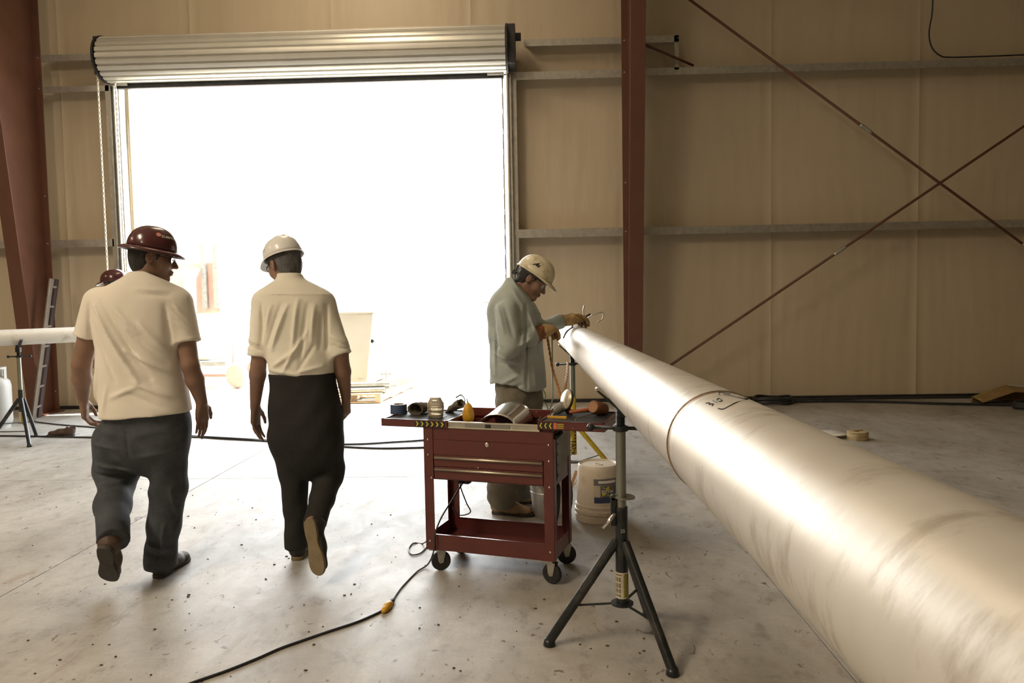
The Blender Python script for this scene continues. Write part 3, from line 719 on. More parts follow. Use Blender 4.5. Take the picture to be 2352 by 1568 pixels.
# casters
for (x, y, rz) in ((.045, .03, .5), (.655, .03, -.25), (.045, .305, .2), (.655, .305, .4)):
    cs = empty('caster_tmp', (0, 0, 0)); bpy.data.objects.remove(cs)
    R_ = .051; d = np.array([math.cos(rz), math.sin(rz), 0]); s = np.array([-d[1], d[0], 0]); c = np.array([x, y, R_])+d*.022
    f = MB().box((x, y, ZB-.003), (.06, .06, .005))
    for q in (-1, 1):
        f.prism([(-.022, .058), (.026, .058), (.012, -.008), (-.006, -.012), (-.014, 0)], d, (0, 0, 1), c+s*q*.017-d*.0, s*.002)
    f.cyl(c-s*.02, c+s*.02, .006, n=8)
    fo = f.build('caster_fork', M['galv'], ct, **Lk)
    w_ = MB().lathe([(.018, -.013), (.046, -.013), (R_, -.008), (R_, .008), (.046, .013), (.018, .013)], c, s, 28).build('caster_wheel', M['rubber'], ct, smooth=True, sharp=40, **Lk)
# paper sheet and tools hooked on the right side
MB().prism([(.05, .76), (.285, .76), (.285, .60), (.06, .50)], (0, 1, 0), (0, 0, 1), (CWd+.001, 0, 0), (.0012, 0, 0)).build('side_plate', mat('grey_side_plate', (.34, .33, .30), .6, 0, .15, 14, stain=(.15, .13, .1), stain_amt=.5, stain_scale=12), ct, **Lk)
for i in range(5): MB().cyl((CWd+.002, .07, .745-i*.052), (CWd+.0035, .07, .745-i*.052), .006, n=10).build('slot_hole', M['black'], ct, **Lk)
g1 = cw((CWd+.006, .02, .735)); g2 = cw((CWd+.03, .30, .775))
hg = empty('grip_handle_tool', g1, 0, 'black-gripped tool hanging on the right side of the cart', 'tool')
MB().tube([g1, g1+(g2-g1)*.28], .011, 14).build('grip', M['rubber'], hg, smooth=True, sharp=40)
MB().tube([g1+(g2-g1)*.27, g2], .005, 8).build('shaft', M['chrome'], hg, smooth=True)
# black bag hanging at the back right under the chest
bag = MB(); L_ = [(.0, .0), (.05, .0), (.075, .02), (.08, .10), (.07, .20), (.05, .26), (.0, .27)]
vs = []; fs = []; n = 16
for i in range(9):
    z = .46-i*.03; rr = .5+.5*math.sin(math.pi*min(1, (i+1.2)/8)); 
    for k in range(n):
        a = 2*math.pi*k/n; vs.append((.63+.042*rr*math.cos(a)*(1+.1*math.sin(3*a+i)), .21+.085*rr*math.sin(a), z))
for i in range(8):
    for k in range(n): q = (k+1) % n; fs.append((i*n+k, (i+1)*n+k, (i+1)*n+q, i*n+q))
fs.append(tuple(range(n))); fs.append(tuple(range(9*n-1, 8*n-1, -1)))
o = link_mesh('cloth_bag', [cw(v) for v in vs], fs, M['rubber'], None, smooth=True, origin=cw((.63, .21, .2)))
tag(o, 'black bag hanging inside the right end of the cart', 'bag')
# charger brick and its leads under the chest, at the rear left
cb = thing(MB().box(cw((.10, .30, .445)), (.075, .05, .09), (cex, cey, (0, 0, 1))), 'power_adapter', M['rubber'], 'black power adapter hanging under the chest at the rear left post', 'adapter', bevel=.012)

# ------------------------------------------------------------------ things on the cart
def onL(px, py): return CL(px, py, ZL-.004)
def onR(px, py): return CL(px, py, ZR-.004)
q = cw(onL(916, 949)); tp = empty('tape_roll', q, 0, 'roll of blue masking tape on the left tray', 'tape')
MB().lathe([(.028, 0), (.046, 0), (.046, .052), (.028, .052)], q, n=36, closed=True).build('tape_band', M['tape'], tp, smooth=True, sharp=40)
MB().lathe([(.0255, .001), (.0285, .001), (.0285, .053), (.0255, .053)], q, n=36, closed=True).build('core', M['card'], tp, smooth=True, sharp=40)
# hammer-beaten sheet saddle
sm = []; fs = []; na, nl = 24, 10
for j in range(nl+1):
    t = j/nl; r = .100+.018*t; y = .045+.27*t; h = .75+.15*t
    for i in range(na+1):
        a = math.pi*(i/na); sm.append(cw((.388-r*math.cos(a), y, .765+r*math.sin(a)*(.92 if j else .92)*h)))
for j in range(nl):
    for i in range(na): a = j*(na+1)+i; fs.append((a, a+1, a+na+2, a+na+1))
o = link_mesh('curved_sheet', sm, fs, M['sheet'], None, smooth=True, origin=cw((.388, .18, .765)), solid=.0015)
tag(o, 'bright curved sheet metal cover standing in the open cart top', 'metal sheet')
# yellow plastic handle standing between tray and sheet
q = cw(CL(1076, 969, .765)); 
k = MB(); k.lathe([(.020, 0), (.030, .01), (.033, .035), (.030, .06), (.020, .088), (.009, .102), (.004, .104)], q, n=24)
yh = empty('float_handle', q, 0, 'yellow rounded tool handle with a spike beside the curved sheet', 'tool handle')
k.build('grip', M['yplas'], yh, smooth=True); MB().cyl(q+[0, 0, .10], q+[-.008, 0, .135], .004, .001, n=8).build('spike', M['dark'], yh)
for z in (.045, .062): MB().cyl(q+np.array([.012, -.0305, z]), q+np.array([.012, -.027, z]), .0035, n=8).build('rivet_hole', M['wood'], yh)

# angle grinder on the right tray
g0 = cw(onR(1293, 957)); gr = empty('angle_grinder', g0, 0, 'grey and black angle grinder with disc raised on the right tray', 'angle grinder')
def gp(px, py, y=.24): return cw(CFp(px, py, y))
gb = gp(1283, 938); ge = gp(1303, 930)
MB().tube([gp(1272, 945, .20), gp(1278, 941, .21), gp(1290, 934, .23), gp(1300, 927, .25)], [.020, .026, .027, .024], 14).build('gear_housing', M['grey'], gr, smooth=True, sharp=50)
MB().tube([gp(1296, 925, .24), gp(1306, 944, .25), gp(1311, 958, .26)], [.022, .026, .022], 4, ell=.7).build('motor_body', M['rubber'], gr, bevel=.005)
MB().lathe([(.052, -.003), (.052, .003), (.04, .012), (.0, .012)], gp(1301, 917, .22), nrm(np.array([-.86, -.42, .22])), 28).build('wheel_guard', M['alu'], gr, smooth=True, sharp=40)
MB().lathe([(.054, -.004), (.054, .001), (.01, .001)], gp(1303.5, 918, .225), nrm(np.array([-.86, -.42, .22])), 28).build('disc', M['rubber'], gr, smooth=True, sharp=40)
MB().tube([gp(1274, 948, .2), gp(1268, 955, .17), gp(1272, 961, .15)], [.006, .006, .006], 8).build('side_handle', M['grey'], gr, smooth=True)
text_mesh('lettering', 'DEW', .016, gp(1297, 929, .18), cex*.4+np.array([0, 0, -.9]), cex, M['whitep'], gr, bold=True)
# mallet
mh = empty('mallet', cw(onR(1370, 950)), 0, 'brown mallet with orange handle lying on the right tray', 'mallet')
a = gp(1362, 934, .22); b = gp(1391, 942, .33); d = nrm(b-a)
MB().lathe([(.030, 0), (.034, .006), (.034, .10), (.030, .106)], a, d, 26).build('head', M['mallet'], mh, smooth=True, sharp=40)
MB().lathe([(.027, -.001), (.027, .0015)], a, d, 26).build('striking_face', mat('worn_face', (.42, .22, .12), .7, 0, .2, 30), mh)
MB().tube([gp(1308, 946, .20), gp(1340, 942, .235), gp(1372, 938, .26)], [.012, .0135, .011], 10, ell=.8).build('handle', M['mhandle'], mh, smooth=True)
# yellow marker and thin rod
k = MB().box((gp(1280, 958, .12)), (.10, .014, .012), (cex, cey, (0, 0, 1)))
thing(k, 'folding_rule', M['yplas'], 'yellow folding rule end lying in front of the grinder', 'ruler', bevel=.002)
k = MB().tube([cw((.80, -.008, .79)), cw((.79, .10, ZR+.004)), cw((.87, .28, ZR+.006))], .0022, 6)
thing(k, 'welding_rod', M['chrome'], 'thin grey welding rod lying across the right tray rim', 'rod')

# ------------------------------------------------------------------ buckets behind the cart
q = G(1377, 1200); bx, by = q[0]+.005, q[1]+.10
bk = empty('plastic_bucket', (bx, by, 0), 0, 'white plastic paint bucket standing upside down behind the front stand', 'bucket')
prof = [(.0, .0), (.148, .0), (.152, .004), (.152, .042), (.147, .045), (.147, .052), (.155, .055), (.155, .075), (.148, .078), (.146, .095), (.150, .098), (.150, .106), (.143, .11), (.132, .33), (.130, .352), (.124, .360), (.116, .356), (.112, .350), (.03, .350), (.028, .354), (.018, .354), (.016, .350), (0, .350)]
MB().lathe(prof, (bx, by, 0), n=56, cap=False).build('pail_body', M['white'], bk, smooth=True, sharp=35)
def bcurve(u, v, zc, a0, lift=.0008):
    z = zc+v; r = .143+(.132-.143)*(z-.11)/.22+lift; a = a0+u/r
    return (bx+r*math.cos(a), by+r*math.sin(a), z)
def bpatch(name, u0, u1, z0, z1, m, par, lift=.001, n=16, a0=-1.66):
    vs = []; fs = []
    for i in range(n+1):
        u = u0+(u1-u0)*i/n
        vs += [bcurve(u, 0, z0, a0, lift), bcurve(u, 0, z1, a0, lift)]
    for i in range(n): fs.append((2*i, 2*i+2, 2*i+3, 2*i+1))
    return link_mesh(name, vs, fs, m, par)
lb = bpatch('label', -.03, .14, .135, .285, mat('label_tan', (.60, .52, .40), .6), bk, .0008)
bpatch('label_band', -.03, .14, .245, .285, M['greyp'], lb, .0014); bpatch('label_strip', .0, .12, .258, .274, M['whitep'], lb, .0020)
bpatch('label_band', -.027, .14, .135, .172, M['blue'], lb, .0014); bpatch('label_band', .012, .14, .173, .243, M['greyp'], lb, .0014)
# the upside-down Z and lettering
def flip(s, size, uc, zc, m, lift=.003, bold=True):
    text_mesh('lettering', s, size, None, None, None, m, bk, curve=lambda u, v: bcurve(uc-u, -v, zc, -1.66, lift), bold=bold)
for pts in ([(.0, .0), (.045, .0), (.038, .012), (.018, .012), (.028, .022), (-.002, .022)], [(.045, .060), (.0, .060), (.006, .048), (.026, .048), (.018, .038), (.046, .038)]):
    n = len(pts)
    vs = [bcurve(.025+u, .178+v, 0, -1.66, .0022) for u, v in pts]; link_mesh('letter_z', vs, [tuple(range(n))], M['yprint'], lb)
flip('FRAZEE', .024, .058, .2085, M['whitep'])
flip('SUPERIOR COATINGS', .0085, .055, .160, M['greyp'], bold=False); flip('WATERBORNE', .0085, .055, .147, M['greyp'], bold=False); flip('INTERIOR EXTERIOR', .006, .05, .292, M['greyp'], bold=False)
# metal pail
q = G(1262, 1195); mx_, my_ = float(q[0]), float(q[1])+.13
mp_ = empty('metal_pail', (mx_, my_, 0), 0, 'galvanised metal pail full of dark rags and rods behind the cart', 'pail')
pr = [(.0, .012), (.098, .012), (.098, .0), (.102, .0), (.104, .015), (.121, .16), (.124, .163), (.121, .168), (.127, .215), (.133, .218), (.133, .224), (.129, .226), (.125, .222), (.10, .03), (.0, .03)]
MB().lathe(pr, (mx_, my_, 0), n=44, cap=False).build('pail_body', mat('pail_zinc', (.56, .55, .52), .4, .5, .1, 8, 0, 1, (.30, .28, .25), .5, 9), mp_, smooth=True, sharp=35)
MB().lathe([(.0, 0), (.014, 0), (.014, .006), (.0, .008)], (mx_-.04, my_-.128, .20), (-.3, -1, 0), 12).build('bail_ear', M['galv'], mp_)
MB().tube(catmull([(mx_-.04, my_-.135, .20), (mx_-.07, my_-.15, .25), (mx_+.02, my_-.14, .34), (mx_+.1, my_-.1, .28), (mx_+.12, my_-.03, .215)], 6), .0028, 6).build('bail', M['galv'], mp_, smooth=True)
k = MB()
for i in range(16):
    a = random.uniform(0, 6.3); r = random.uniform(0, .08); k.ball((mx_+r*math.cos(a), my_+r*math.sin(a), .175+random.uniform(0, .035)), (.035, .035, .02), 8, 6)
o = thing(k, 'rag_pile', M['rubber'], 'dark rags filling the metal pail', 'rags', smooth=True); o['kind'] = 'stuff'
def rodthing(a, b, r, m, lab, nm='welding_rod'):
    return thing(MB().tube([a, b], r, 8), nm, M[m], lab, 'rod')
rodthing(P(1309, 1128, my_-.02), P(1349, 1066, my_+.02), .0035, 'galv', 'thin grey rod sticking out of the pail toward the white bucket')
rodthing(P(1300, 1150, my_-.02), P(1324, 1080, my_+.02), .011, 'wood', 'thick dark stick standing out of the metal pail', 'wooden_stick')
thing(MB().tube(catmull([P(1308, 1190, my_-.15), P(1314, 1140, my_-.12), P(1310, 1100, my_-.1), P(1306, 1080, my_-.1)], 6), [.006]*19, 6), 'rubber_hose', M['rubber'], 'short black hose hanging out of the pail beside the cart post', 'hose', smooth=True)

# ------------------------------------------------------------------ cords, ropes and small things on the floor
def cord(pts, r, m, lab, nm='extension_cord', cat='cord', lift=None, n=10):
    return thing(MB().tube(catmull(pts, n), r, 8), nm, M[m], lab, cat, smooth=True)
gz = lambda px, py, r=.0055: G(px, py, r)
fc = cord([gz(380, 1592), gz(440, 1568), gz(520, 1540), gz(590, 1512), gz(640, 1490), gz(690, 1472), gz(760, 1448), gz(820, 1428), gz(866, 1408), gz(884, 1398)], .0058, 'cable', 'thick black cord running over the floor to the yellow plug')
cn = empty('cord_plug', gz(888, 1393, .012), 0, 'yellow plug connector joining the cords on the floor', 'plug')
a = gz(880, 1404, .012); b = gz(897, 1384, .012)
MB().tube([a, a+(b-a)*.2, a+(b-a)*.45, a+(b-a)*.5, a+(b-a)*.8, b], [.009, .015, .016, .019, .019, .012], 12).build('plug_body', M['yplas'], cn, smooth=True)
MB().tube([b-(b-a)*.1, b+(b-a)*.35], .0105, 10).build('plug_boot', M['rubber'], cn, smooth=True)
cord([gz(901, 1379, .008), gz(912, 1362), gz(928, 1342), gz(958, 1312), gz(984, 1294, .02), cw((.052, -.012, .13)), cw((.056, -.010, .20)), cw((.075, .03, .28)), cw((.10, .14, .36)), cw((.11, .26, .42))], .0042, 'cable', 'thin black cord hanging off the cart front to the yellow plug')
cord([cw((-.006, .10, .47)), cw((-.012, .10, .36)), cw((-.004, .11, .25)), cw((-.012, .09, .17)), gz(973, 1247, .012), gz(950, 1247), gz(939, 1259), gz(945, 1273), gz(965, 1270), gz(985, 1252), gz(1010, 1240)], .0042, 'cable', 'black cord looped on the floor left of the cart')
cord([cw((.075, .30, .49)), cw((.085, .27, .40)), cw((.115, .28, .30)), cw((.13, .30, .24)), cw((.06, .31, .215)), cw((.02, .30, .26))], .0035, 'cable', 'thin black lead dangling under the chest by the rear post')
cord([gz(-60, 1000, .009), gz(60, 1001, .009), gz(215, 1004, .009), gz(430, 1003, .009), gz(520, 1007, .009), gz(620, 1013, .009), gz(720, 1020, .009), gz(800, 1026, .009), gz(880, 1029, .009), gz(975, 1027, .009), gz(1100, 1024, .009), gz(1320, 1016, .009)], .009, 'cable', 'black hose crossing the floor behind the walking men')
cord([gz(430, 1000, .012), gz(520, 1005, .02), gz(640, 1012, .012), gz(760, 1019, .009), gz(830, 1019, .009), gz(900, 1015, .009), gz(975, 1010, .009), gz(1080, 998, .009), gz(1200, 985, .009)], .0085, 'cable', 'second black hose rising toward the back of the cart')
cord([gz(74, 967, .01), gz(110, 972, .008), gz(150, 976, .008), gz(215, 981, .008), gz(300, 990, .008)], .008, 'cable', 'black cord on the floor at the foot of the ladder')
cord([G(-40, 990, .006), G(10, 991, .006), G(60, 990, .006)], .005, 'cable', 'thin cord on the floor under the left stand')
# cables along the right wall foot
cord([G(1690, 925, .02), G(1740, 921, .02), G(1800, 922, .02), G(1900, 921, .02), G(2020, 922, .02), G(2150, 926, .02), G(2260, 928, .02), G(2360, 930, .02), G(2500, 934, .02)], .016, 'cable', 'thick dark cable lying along the foot of the right wall')
cord([G(1780, 917, .03), G(1880, 917, .03), G(2000, 915, .03), G(2150, 913, .03), G(2260, 912, .03), G(2400, 911, .03)], .014, 'cable', 'second dark cable close against the right wall')
k = MB(); cc = G(1775, 924, .02)
for i in range(7):
    r = .16+.03*random.random(); ph = random.random(); pts = [cc+np.array([r*1.35*math.cos(a), r*.8*math.sin(a), .012*i+.01*math.sin(3*a+ph)]) for a in np.linspace(0, 2*math.pi, 24, endpoint=False)]
    k.tube(pts, .012, 6, closed=True)
thing(k, 'cable_coil', M['cable'], 'coil of dark cable on the floor against the right wall', 'cable', smooth=True)
k = MB(); cc = G(2375, 935, .02)
for i in range(5):
    r = .17+.03*random.random(); pts = [cc+np.array([r*1.3*math.cos(a), r*.8*math.sin(a), .014*i]) for a in np.linspace(0, 2*math.pi, 24, endpoint=False)]
    k.tube(pts, .013, 6, closed=True)
thing(k, 'cable_coil', M['cable'], 'coil of dark cable in front of the cardboard at the right edge', 'cable', smooth=True)
# folded cardboard flap
c0 = G(2236, 921, .01); cb_ = empty('cardboard_box', c0+[.3, 0, 0], 0, 'crumpled open cardboard box with yellow label at the right wall', 'box')
pa = [P(2232, 911, 9.45), P(2258, 924, 9.15), P(2330, 900, 9.25), P(2420, 903, 9.35), P(2430, 888, 9.7), P(2310, 884, 9.72)]
a, b, c, d, e, f = pa
MB().add([a, b, c, f], [(0, 1, 2, 3)]).build('flap', M['card'], cb_, solid=.006)
MB().add([c, d, e, f], [(0, 1, 2, 3)]).build('flap', M['card'], cb_, solid=.006)
bz = lambda p: np.array([p[0], p[1], .004])
MB().add([a, f, e, bz(e), bz(f), bz(a)], [(0, 1, 4, 5), (1, 2, 3, 4)]).build('box_side', M['card'], cb_, solid=.006)
u = (b-a); v = (f-a)
nn = nrm(np.cross(u, v)); nn = nn*(1 if nn[2] > 0 else -1)
MB().add([a+u*.08+v*.05+nn*.006, a+u*.72+v*.02+nn*.006, a+u*.72+v*.50+nn*.006, a+u*.08+v*.55+nn*.006], [(0, 1, 2, 3)]).build('label', mat('yellow_label', (.50, .47, .08), .6), cb_)
MB().add([f+(e-f)*.05+nn*.008, f+(e-f)*.6+nn*.008, c+(d-c)*.6+(e-d)*.45+nn*.01, f+(c-f)*.2+nn*.01], [(0, 1, 2, 3)]).build('label', M['paper'], cb_)
# wooden spool and white plate on the floor behind the pipe
q = G(1970, 1009); wr_ = .095
sp = empty('strap_roll', q, 0, 'tan roll of strapping on the floor right of the pipe', 'roll')
k = MB()
for i in range(6): k.lathe([(.03, .014*i), (wr_-.002*(i % 2), .014*i), (wr_+.003, .014*i+.007), (wr_-.002, .014*i+.0125), (.03, .0125+.014*i)], q+np.array([.003*math.sin(i*2.), .003*math.cos(i*3.), 0]), n=32, closed=True)
k.build('winding', mat('strap_tan', (.46, .36, .20), .8, 0, .2, 20), sp, smooth=True, sharp=40)
for i in range(3): MB().box(q+np.array([-.03+.035*i, .01*i, .089]), (.04, .012, .006), ((1, .3*i, 0), (-.3*i, 1, 0), (0, 0, 1))).build('strap_end', M['wood'], sp)
q = G(1912, 1003); 
k = MB(); k.lathe([(.0, .012), (.06, .012), (.14, .03), (.15, .038), (.148, .042), (.06, .018), (0, .018)], q+np.array([-.02, 0, 0]), n=36, cap=False)
thing(k, 'shallow_dish', mat('white_dish', (.8, .77, .68), .4), 'white shallow dish on the floor behind the pipe', 'dish', smooth=True)

# dried concrete crumbs and dirt crumbs on the slab
k = MB()
for i in range(150):
    p = G(random.uniform(60, 1500), random.uniform(1120, 1560)); s = random.uniform(.002, .006)
    k.ball((p[0], p[1], s*.4), (s*random.uniform(.8, 1.8), s, s*.6), 5, 3)
o = thing(k, 'dirt_crumbs', mat('crumb', (.10, .065, .04), .9, 0, .3, 30), 'brown dirt crumbs scattered over the concrete floor', 'dirt'); o['kind'] = 'stuff'

# ------------------------------------------------------------------ the yard outside
# pallet with pipes and white cabinet
pal = empty('wooden_pallet', (-2.45, 11.3, 0), 0, 'pale wooden pallet loaded with pipes just outside the door', 'pallet')
A0 = np.array(G(812, 926)); ux = nrm(np.array([1., .05, 0])); uy = nrm(np.array([.10, 1, 0]))
A0 = A0+ux*-.55
def pb(name, x0, x1, y0, y1, z0, z1):
    c = A0+ux*(x0+x1)/2+uy*(y0+y1)/2; c[2] = (z0+z1)/2
    return MB().box(c, (x1-x0, y1-y0, z1-z0), (ux, uy, (0, 0, 1))).build(name, M['wood2'], pal, bevel=.003)
PWd, PDp = .93, 1.9
for x in (0, PWd/2-.04, PWd-.08): pb('stringer', x, x+.08, 0, PDp, .02, .11)
for i in range(9): pb('deck_board', 0, PWd, i*.225, i*.225+.10, .11, .13)
for i in range(4): pb('bottom_board', 0, PWd, i*.58, i*.58+.10, 0, .02)
for i, (y, r, x0, x1) in enumerate([(.10, .035, .05, .95), (.22, .045, -.02, .98), (.16, .036, .12, 1.0), (.42, .05, .0, 1.02)]):
    z = .13+r+(.075 if i == 2 else 0)
    a = A0+ux*x0+uy*(y+.0); b = A0+ux*x1+uy*(y+.05); a[2] = b[2] = z
    o = thing(MB().tube([a, b], r, 20), 'short_pipe', M['galv'], ['thin grey pipe at the front of the pallet load', 'thick grey pipe second on the pallet load', 'thin pipe lying on top of the pallet load', 'thickest grey pipe at the rear of the pallet load'][i], 'pipe', 'pipes on the pallet', smooth=True, sharp=50)
a = P(846, 884, 11.0); b = P(874, 872, 11.0)
thing(MB().box((a+b)/2, (.30, .10, .012), (nrm(b-a), (0, 1, 0), np.cross(nrm(b-a), (0, 1, 0)))), 'metal_bar', M['dark'], 'dark flat bar leaning on the pallet pipes', 'bar')
c = A0+ux*.88+uy*.45; vs_ = empty('pipe_valve', (c[0], c[1], .13), 0, 'small bright valve standing at the right end of the pallet', 'valve')
MB().cyl((c[0], c[1], .13), (c[0], c[1], .34), .018, n=12).box((c[0], c[1], .17), (.09, .07, .09)).build('valve_body', M['tank'], vs_, bevel=.004)
MB().cyl((c[0]-.075, c[1], .36), (c[0]+.075, c[1], .36), .012, n=10).cyl((c[0], c[1], .33), (c[0], c[1], .44), .009, n=8).ball((c[0]-.06, c[1], .36), (.03, .02, .02)).ball((c[0]+.06, c[1], .36), (.03, .02, .02)).build('valve_handle', M['galv'], vs_, smooth=True)
# white cabinet: tapered tall tank panel
t0, t1, u1, u0 = P(700, 720, 11.25), P(857, 720, 11.15), P(842, 893, 11.15), P(705, 893, 11.25)
u1[2] = u0[2] = .14; 
tk = empty('white_cabinet', (u0+u1)/2, 0, 'tall white tapering steel cabinet standing outside the door', 'cabinet')
D_ = np.array([-.05, .45, 0]); vs = [t0, t1, u1, u0, t0+D_, t1+D_, u1+D_, u0+D_]
link_mesh('cabinet_body', vs, [(0, 1, 2, 3), (7, 6, 5, 4), (0, 4, 5, 1), (1, 5, 6, 2), (2, 6, 7, 3), (3, 7, 4, 0)], M['tank'], tk, bevel=.012)
MB().box((t0+t1)/2+[0, .2, .01], (np.linalg.norm(t1-t0)+.02, .50, .03)).build('lid', M['tank'], tk, bevel=.008)
h = P(854, 783, 11.2); MB().box(h+[.01, 0, 0], (.05, .06, .05), ((.7, 0, .7), (0, 1, 0), (-.7, 0, .7))).build('latch', M['dark'], tk)
text_mesh('nameplate', 'Figero', .035, P(829, 869, 11.13), (1, 0, 0), (0, 0, 1), M['greyp'], tk)
# small welding trailer with wheel
tw = G(540, 890); tz = empty('utility_trailer', (tw[0]-.6, tw[1], 0), 0, 'small wheeled utility trailer in the yard between the two walking men', 'trailer')
wc = np.array([tw[0]+.05, tw[1], .20])
for yy in (0, .9):
    MB().lathe([(.07, -.05), (.12, -.06), (.19, -.06), (.205, -.03), (.205, .03), (.19, .06), (.12, .06), (.07, .05)], wc+[0, yy, 0], (.35, 1, 0), 32).build('tyre', mat('tyre_tan', (.42, .32, .26), .8), tz, smooth=True, sharp=40)
    MB().lathe([(.0, -.02), (.10, -.035), (.115, -.02), (.115, .02), (0, .02)], wc+[0, yy, 0], (.35, 1, 0), 24).build('wheel_rim', M['tank'], tz, smooth=True, sharp=40)
gx0 = G(400, 890)[0]
MB().box2((gx0-.8, tw[1]-.1, .38), (tw[0]-.1, tw[1]+.9, .46)).build('deck', M['grey'], tz, bevel=.01)
MB().cyl((gx0-.7, tw[1]+.1, .20), (tw[0], tw[1]+.1, .20), .025, n=10).build('axle', M['rustbox'], tz)
MB().box2((gx0-.7, tw[1]+.1, .46), (tw[0]-.45, tw[1]+.8, .95)).build('engine_housing', M['tank'], tz, bevel=.03)
MB().cyl((tw[0]-.1, tw[1]+.2, .4), (tw[0]-.06, tw[1]+.2, .95), .02, .006, n=8).build('mast', M['rustbox'], tz)
# raised faded red hopper with ribs
c0 = P(340, 722, 15.0); c1 = P(500, 562, 15.0)
hp = empty('steel_hopper', ((c0[0]+c1[0])/2, 15.6, 0), 0, 'large faded red ribbed hopper raised on legs in the bright yard', 'hopper')
MB().box2((c0[0], 15.0, c0[2]), (c1[0], 16.4, c1[2]-.35)).build('hopper_body', M['rustbox'], hp, bevel=.02)
for px in (470, 497): 
    q = P(px, 700, 14.9); MB().box2((q[0]-.05, 14.9, c0[2]+.1), (q[0]+.05, 15.02, c1[2]-.42)).build('rib', M['grey'], hp)
for px in (464, 492):
    q = P(px, 575, 14.9); MB().box2((q[0]-.04, 14.9, c1[2]-.42), (q[0]+.04, 15.0, c1[2]+.02)).build('rib_top', M['grey'], hp)
q = P(438, 640, 14.8); MB().prism([(-.2, .2), (.2, .2), (.10, -.0), (.08, -1.0), (-.08, -1.0), (-.10, -.0)], (1, 0, 0), (0, 0, 1), (q[0], 14.7, q[2]), (0, .12, 0)).build('gusset_post', M['tank'], hp)
for x in (c0[0]+.1, c1[0]-.3):
    for y in (15.1, 16.2): MB().box2((x-.06, y, 0), (x+.06, y+.12, c0[2])).build('leg', M['tank'], hp)
# distant bits at the right of the opening
q = P(1112, 770, 24.0); cr = empty('site_vehicle', (q[0], 24.5, 0), 0, 'small pale work vehicle far off at the right side of the yard', 'vehicle')
MB().box2((q[0]-.8, 24, .5), (q[0]+.9, 25.6, 1.3)).build('body', M['tank'], cr, bevel=.08)
MB().box2((q[0]-.1, 24.1, 1.3), (q[0]+.8, 25.4, 1.95)).build('cab', M['tank'], cr, bevel=.08)
MB().box2((q[0]-.0, 24.05, 1.4), (q[0]+.3, 24.1, 1.8)).build('window', M['rustbox'], cr)
for x in (q[0]-.45, q[0]+.55): MB().lathe([(.2, -.1), (.33, -.1), (.36, 0), (.33, .1), (.2, .1)], (x, 24.0, .36), (0, 1, 0), 20).build('wheel', M['tank'], cr, smooth=True)
q = P(1055, 640, 26.0); lr = empty('lumber_rack', (q[0], 26, 0), 0, 'pale storage rack far off in the yard left of the vehicle', 'rack')
for z in (1.9, 2.25, 2.6): MB().box2((q[0]-.31, 26.02, z), (q[0]+.31, 26.5, z+.06)).build('shelf', M['tank'], lr)
for x in (q[0]-.35, q[0]+.35): MB().box2((x-.03, 26, 0), (x+.03, 26.1, 2.7)).build('upright', M['tank'], lr)

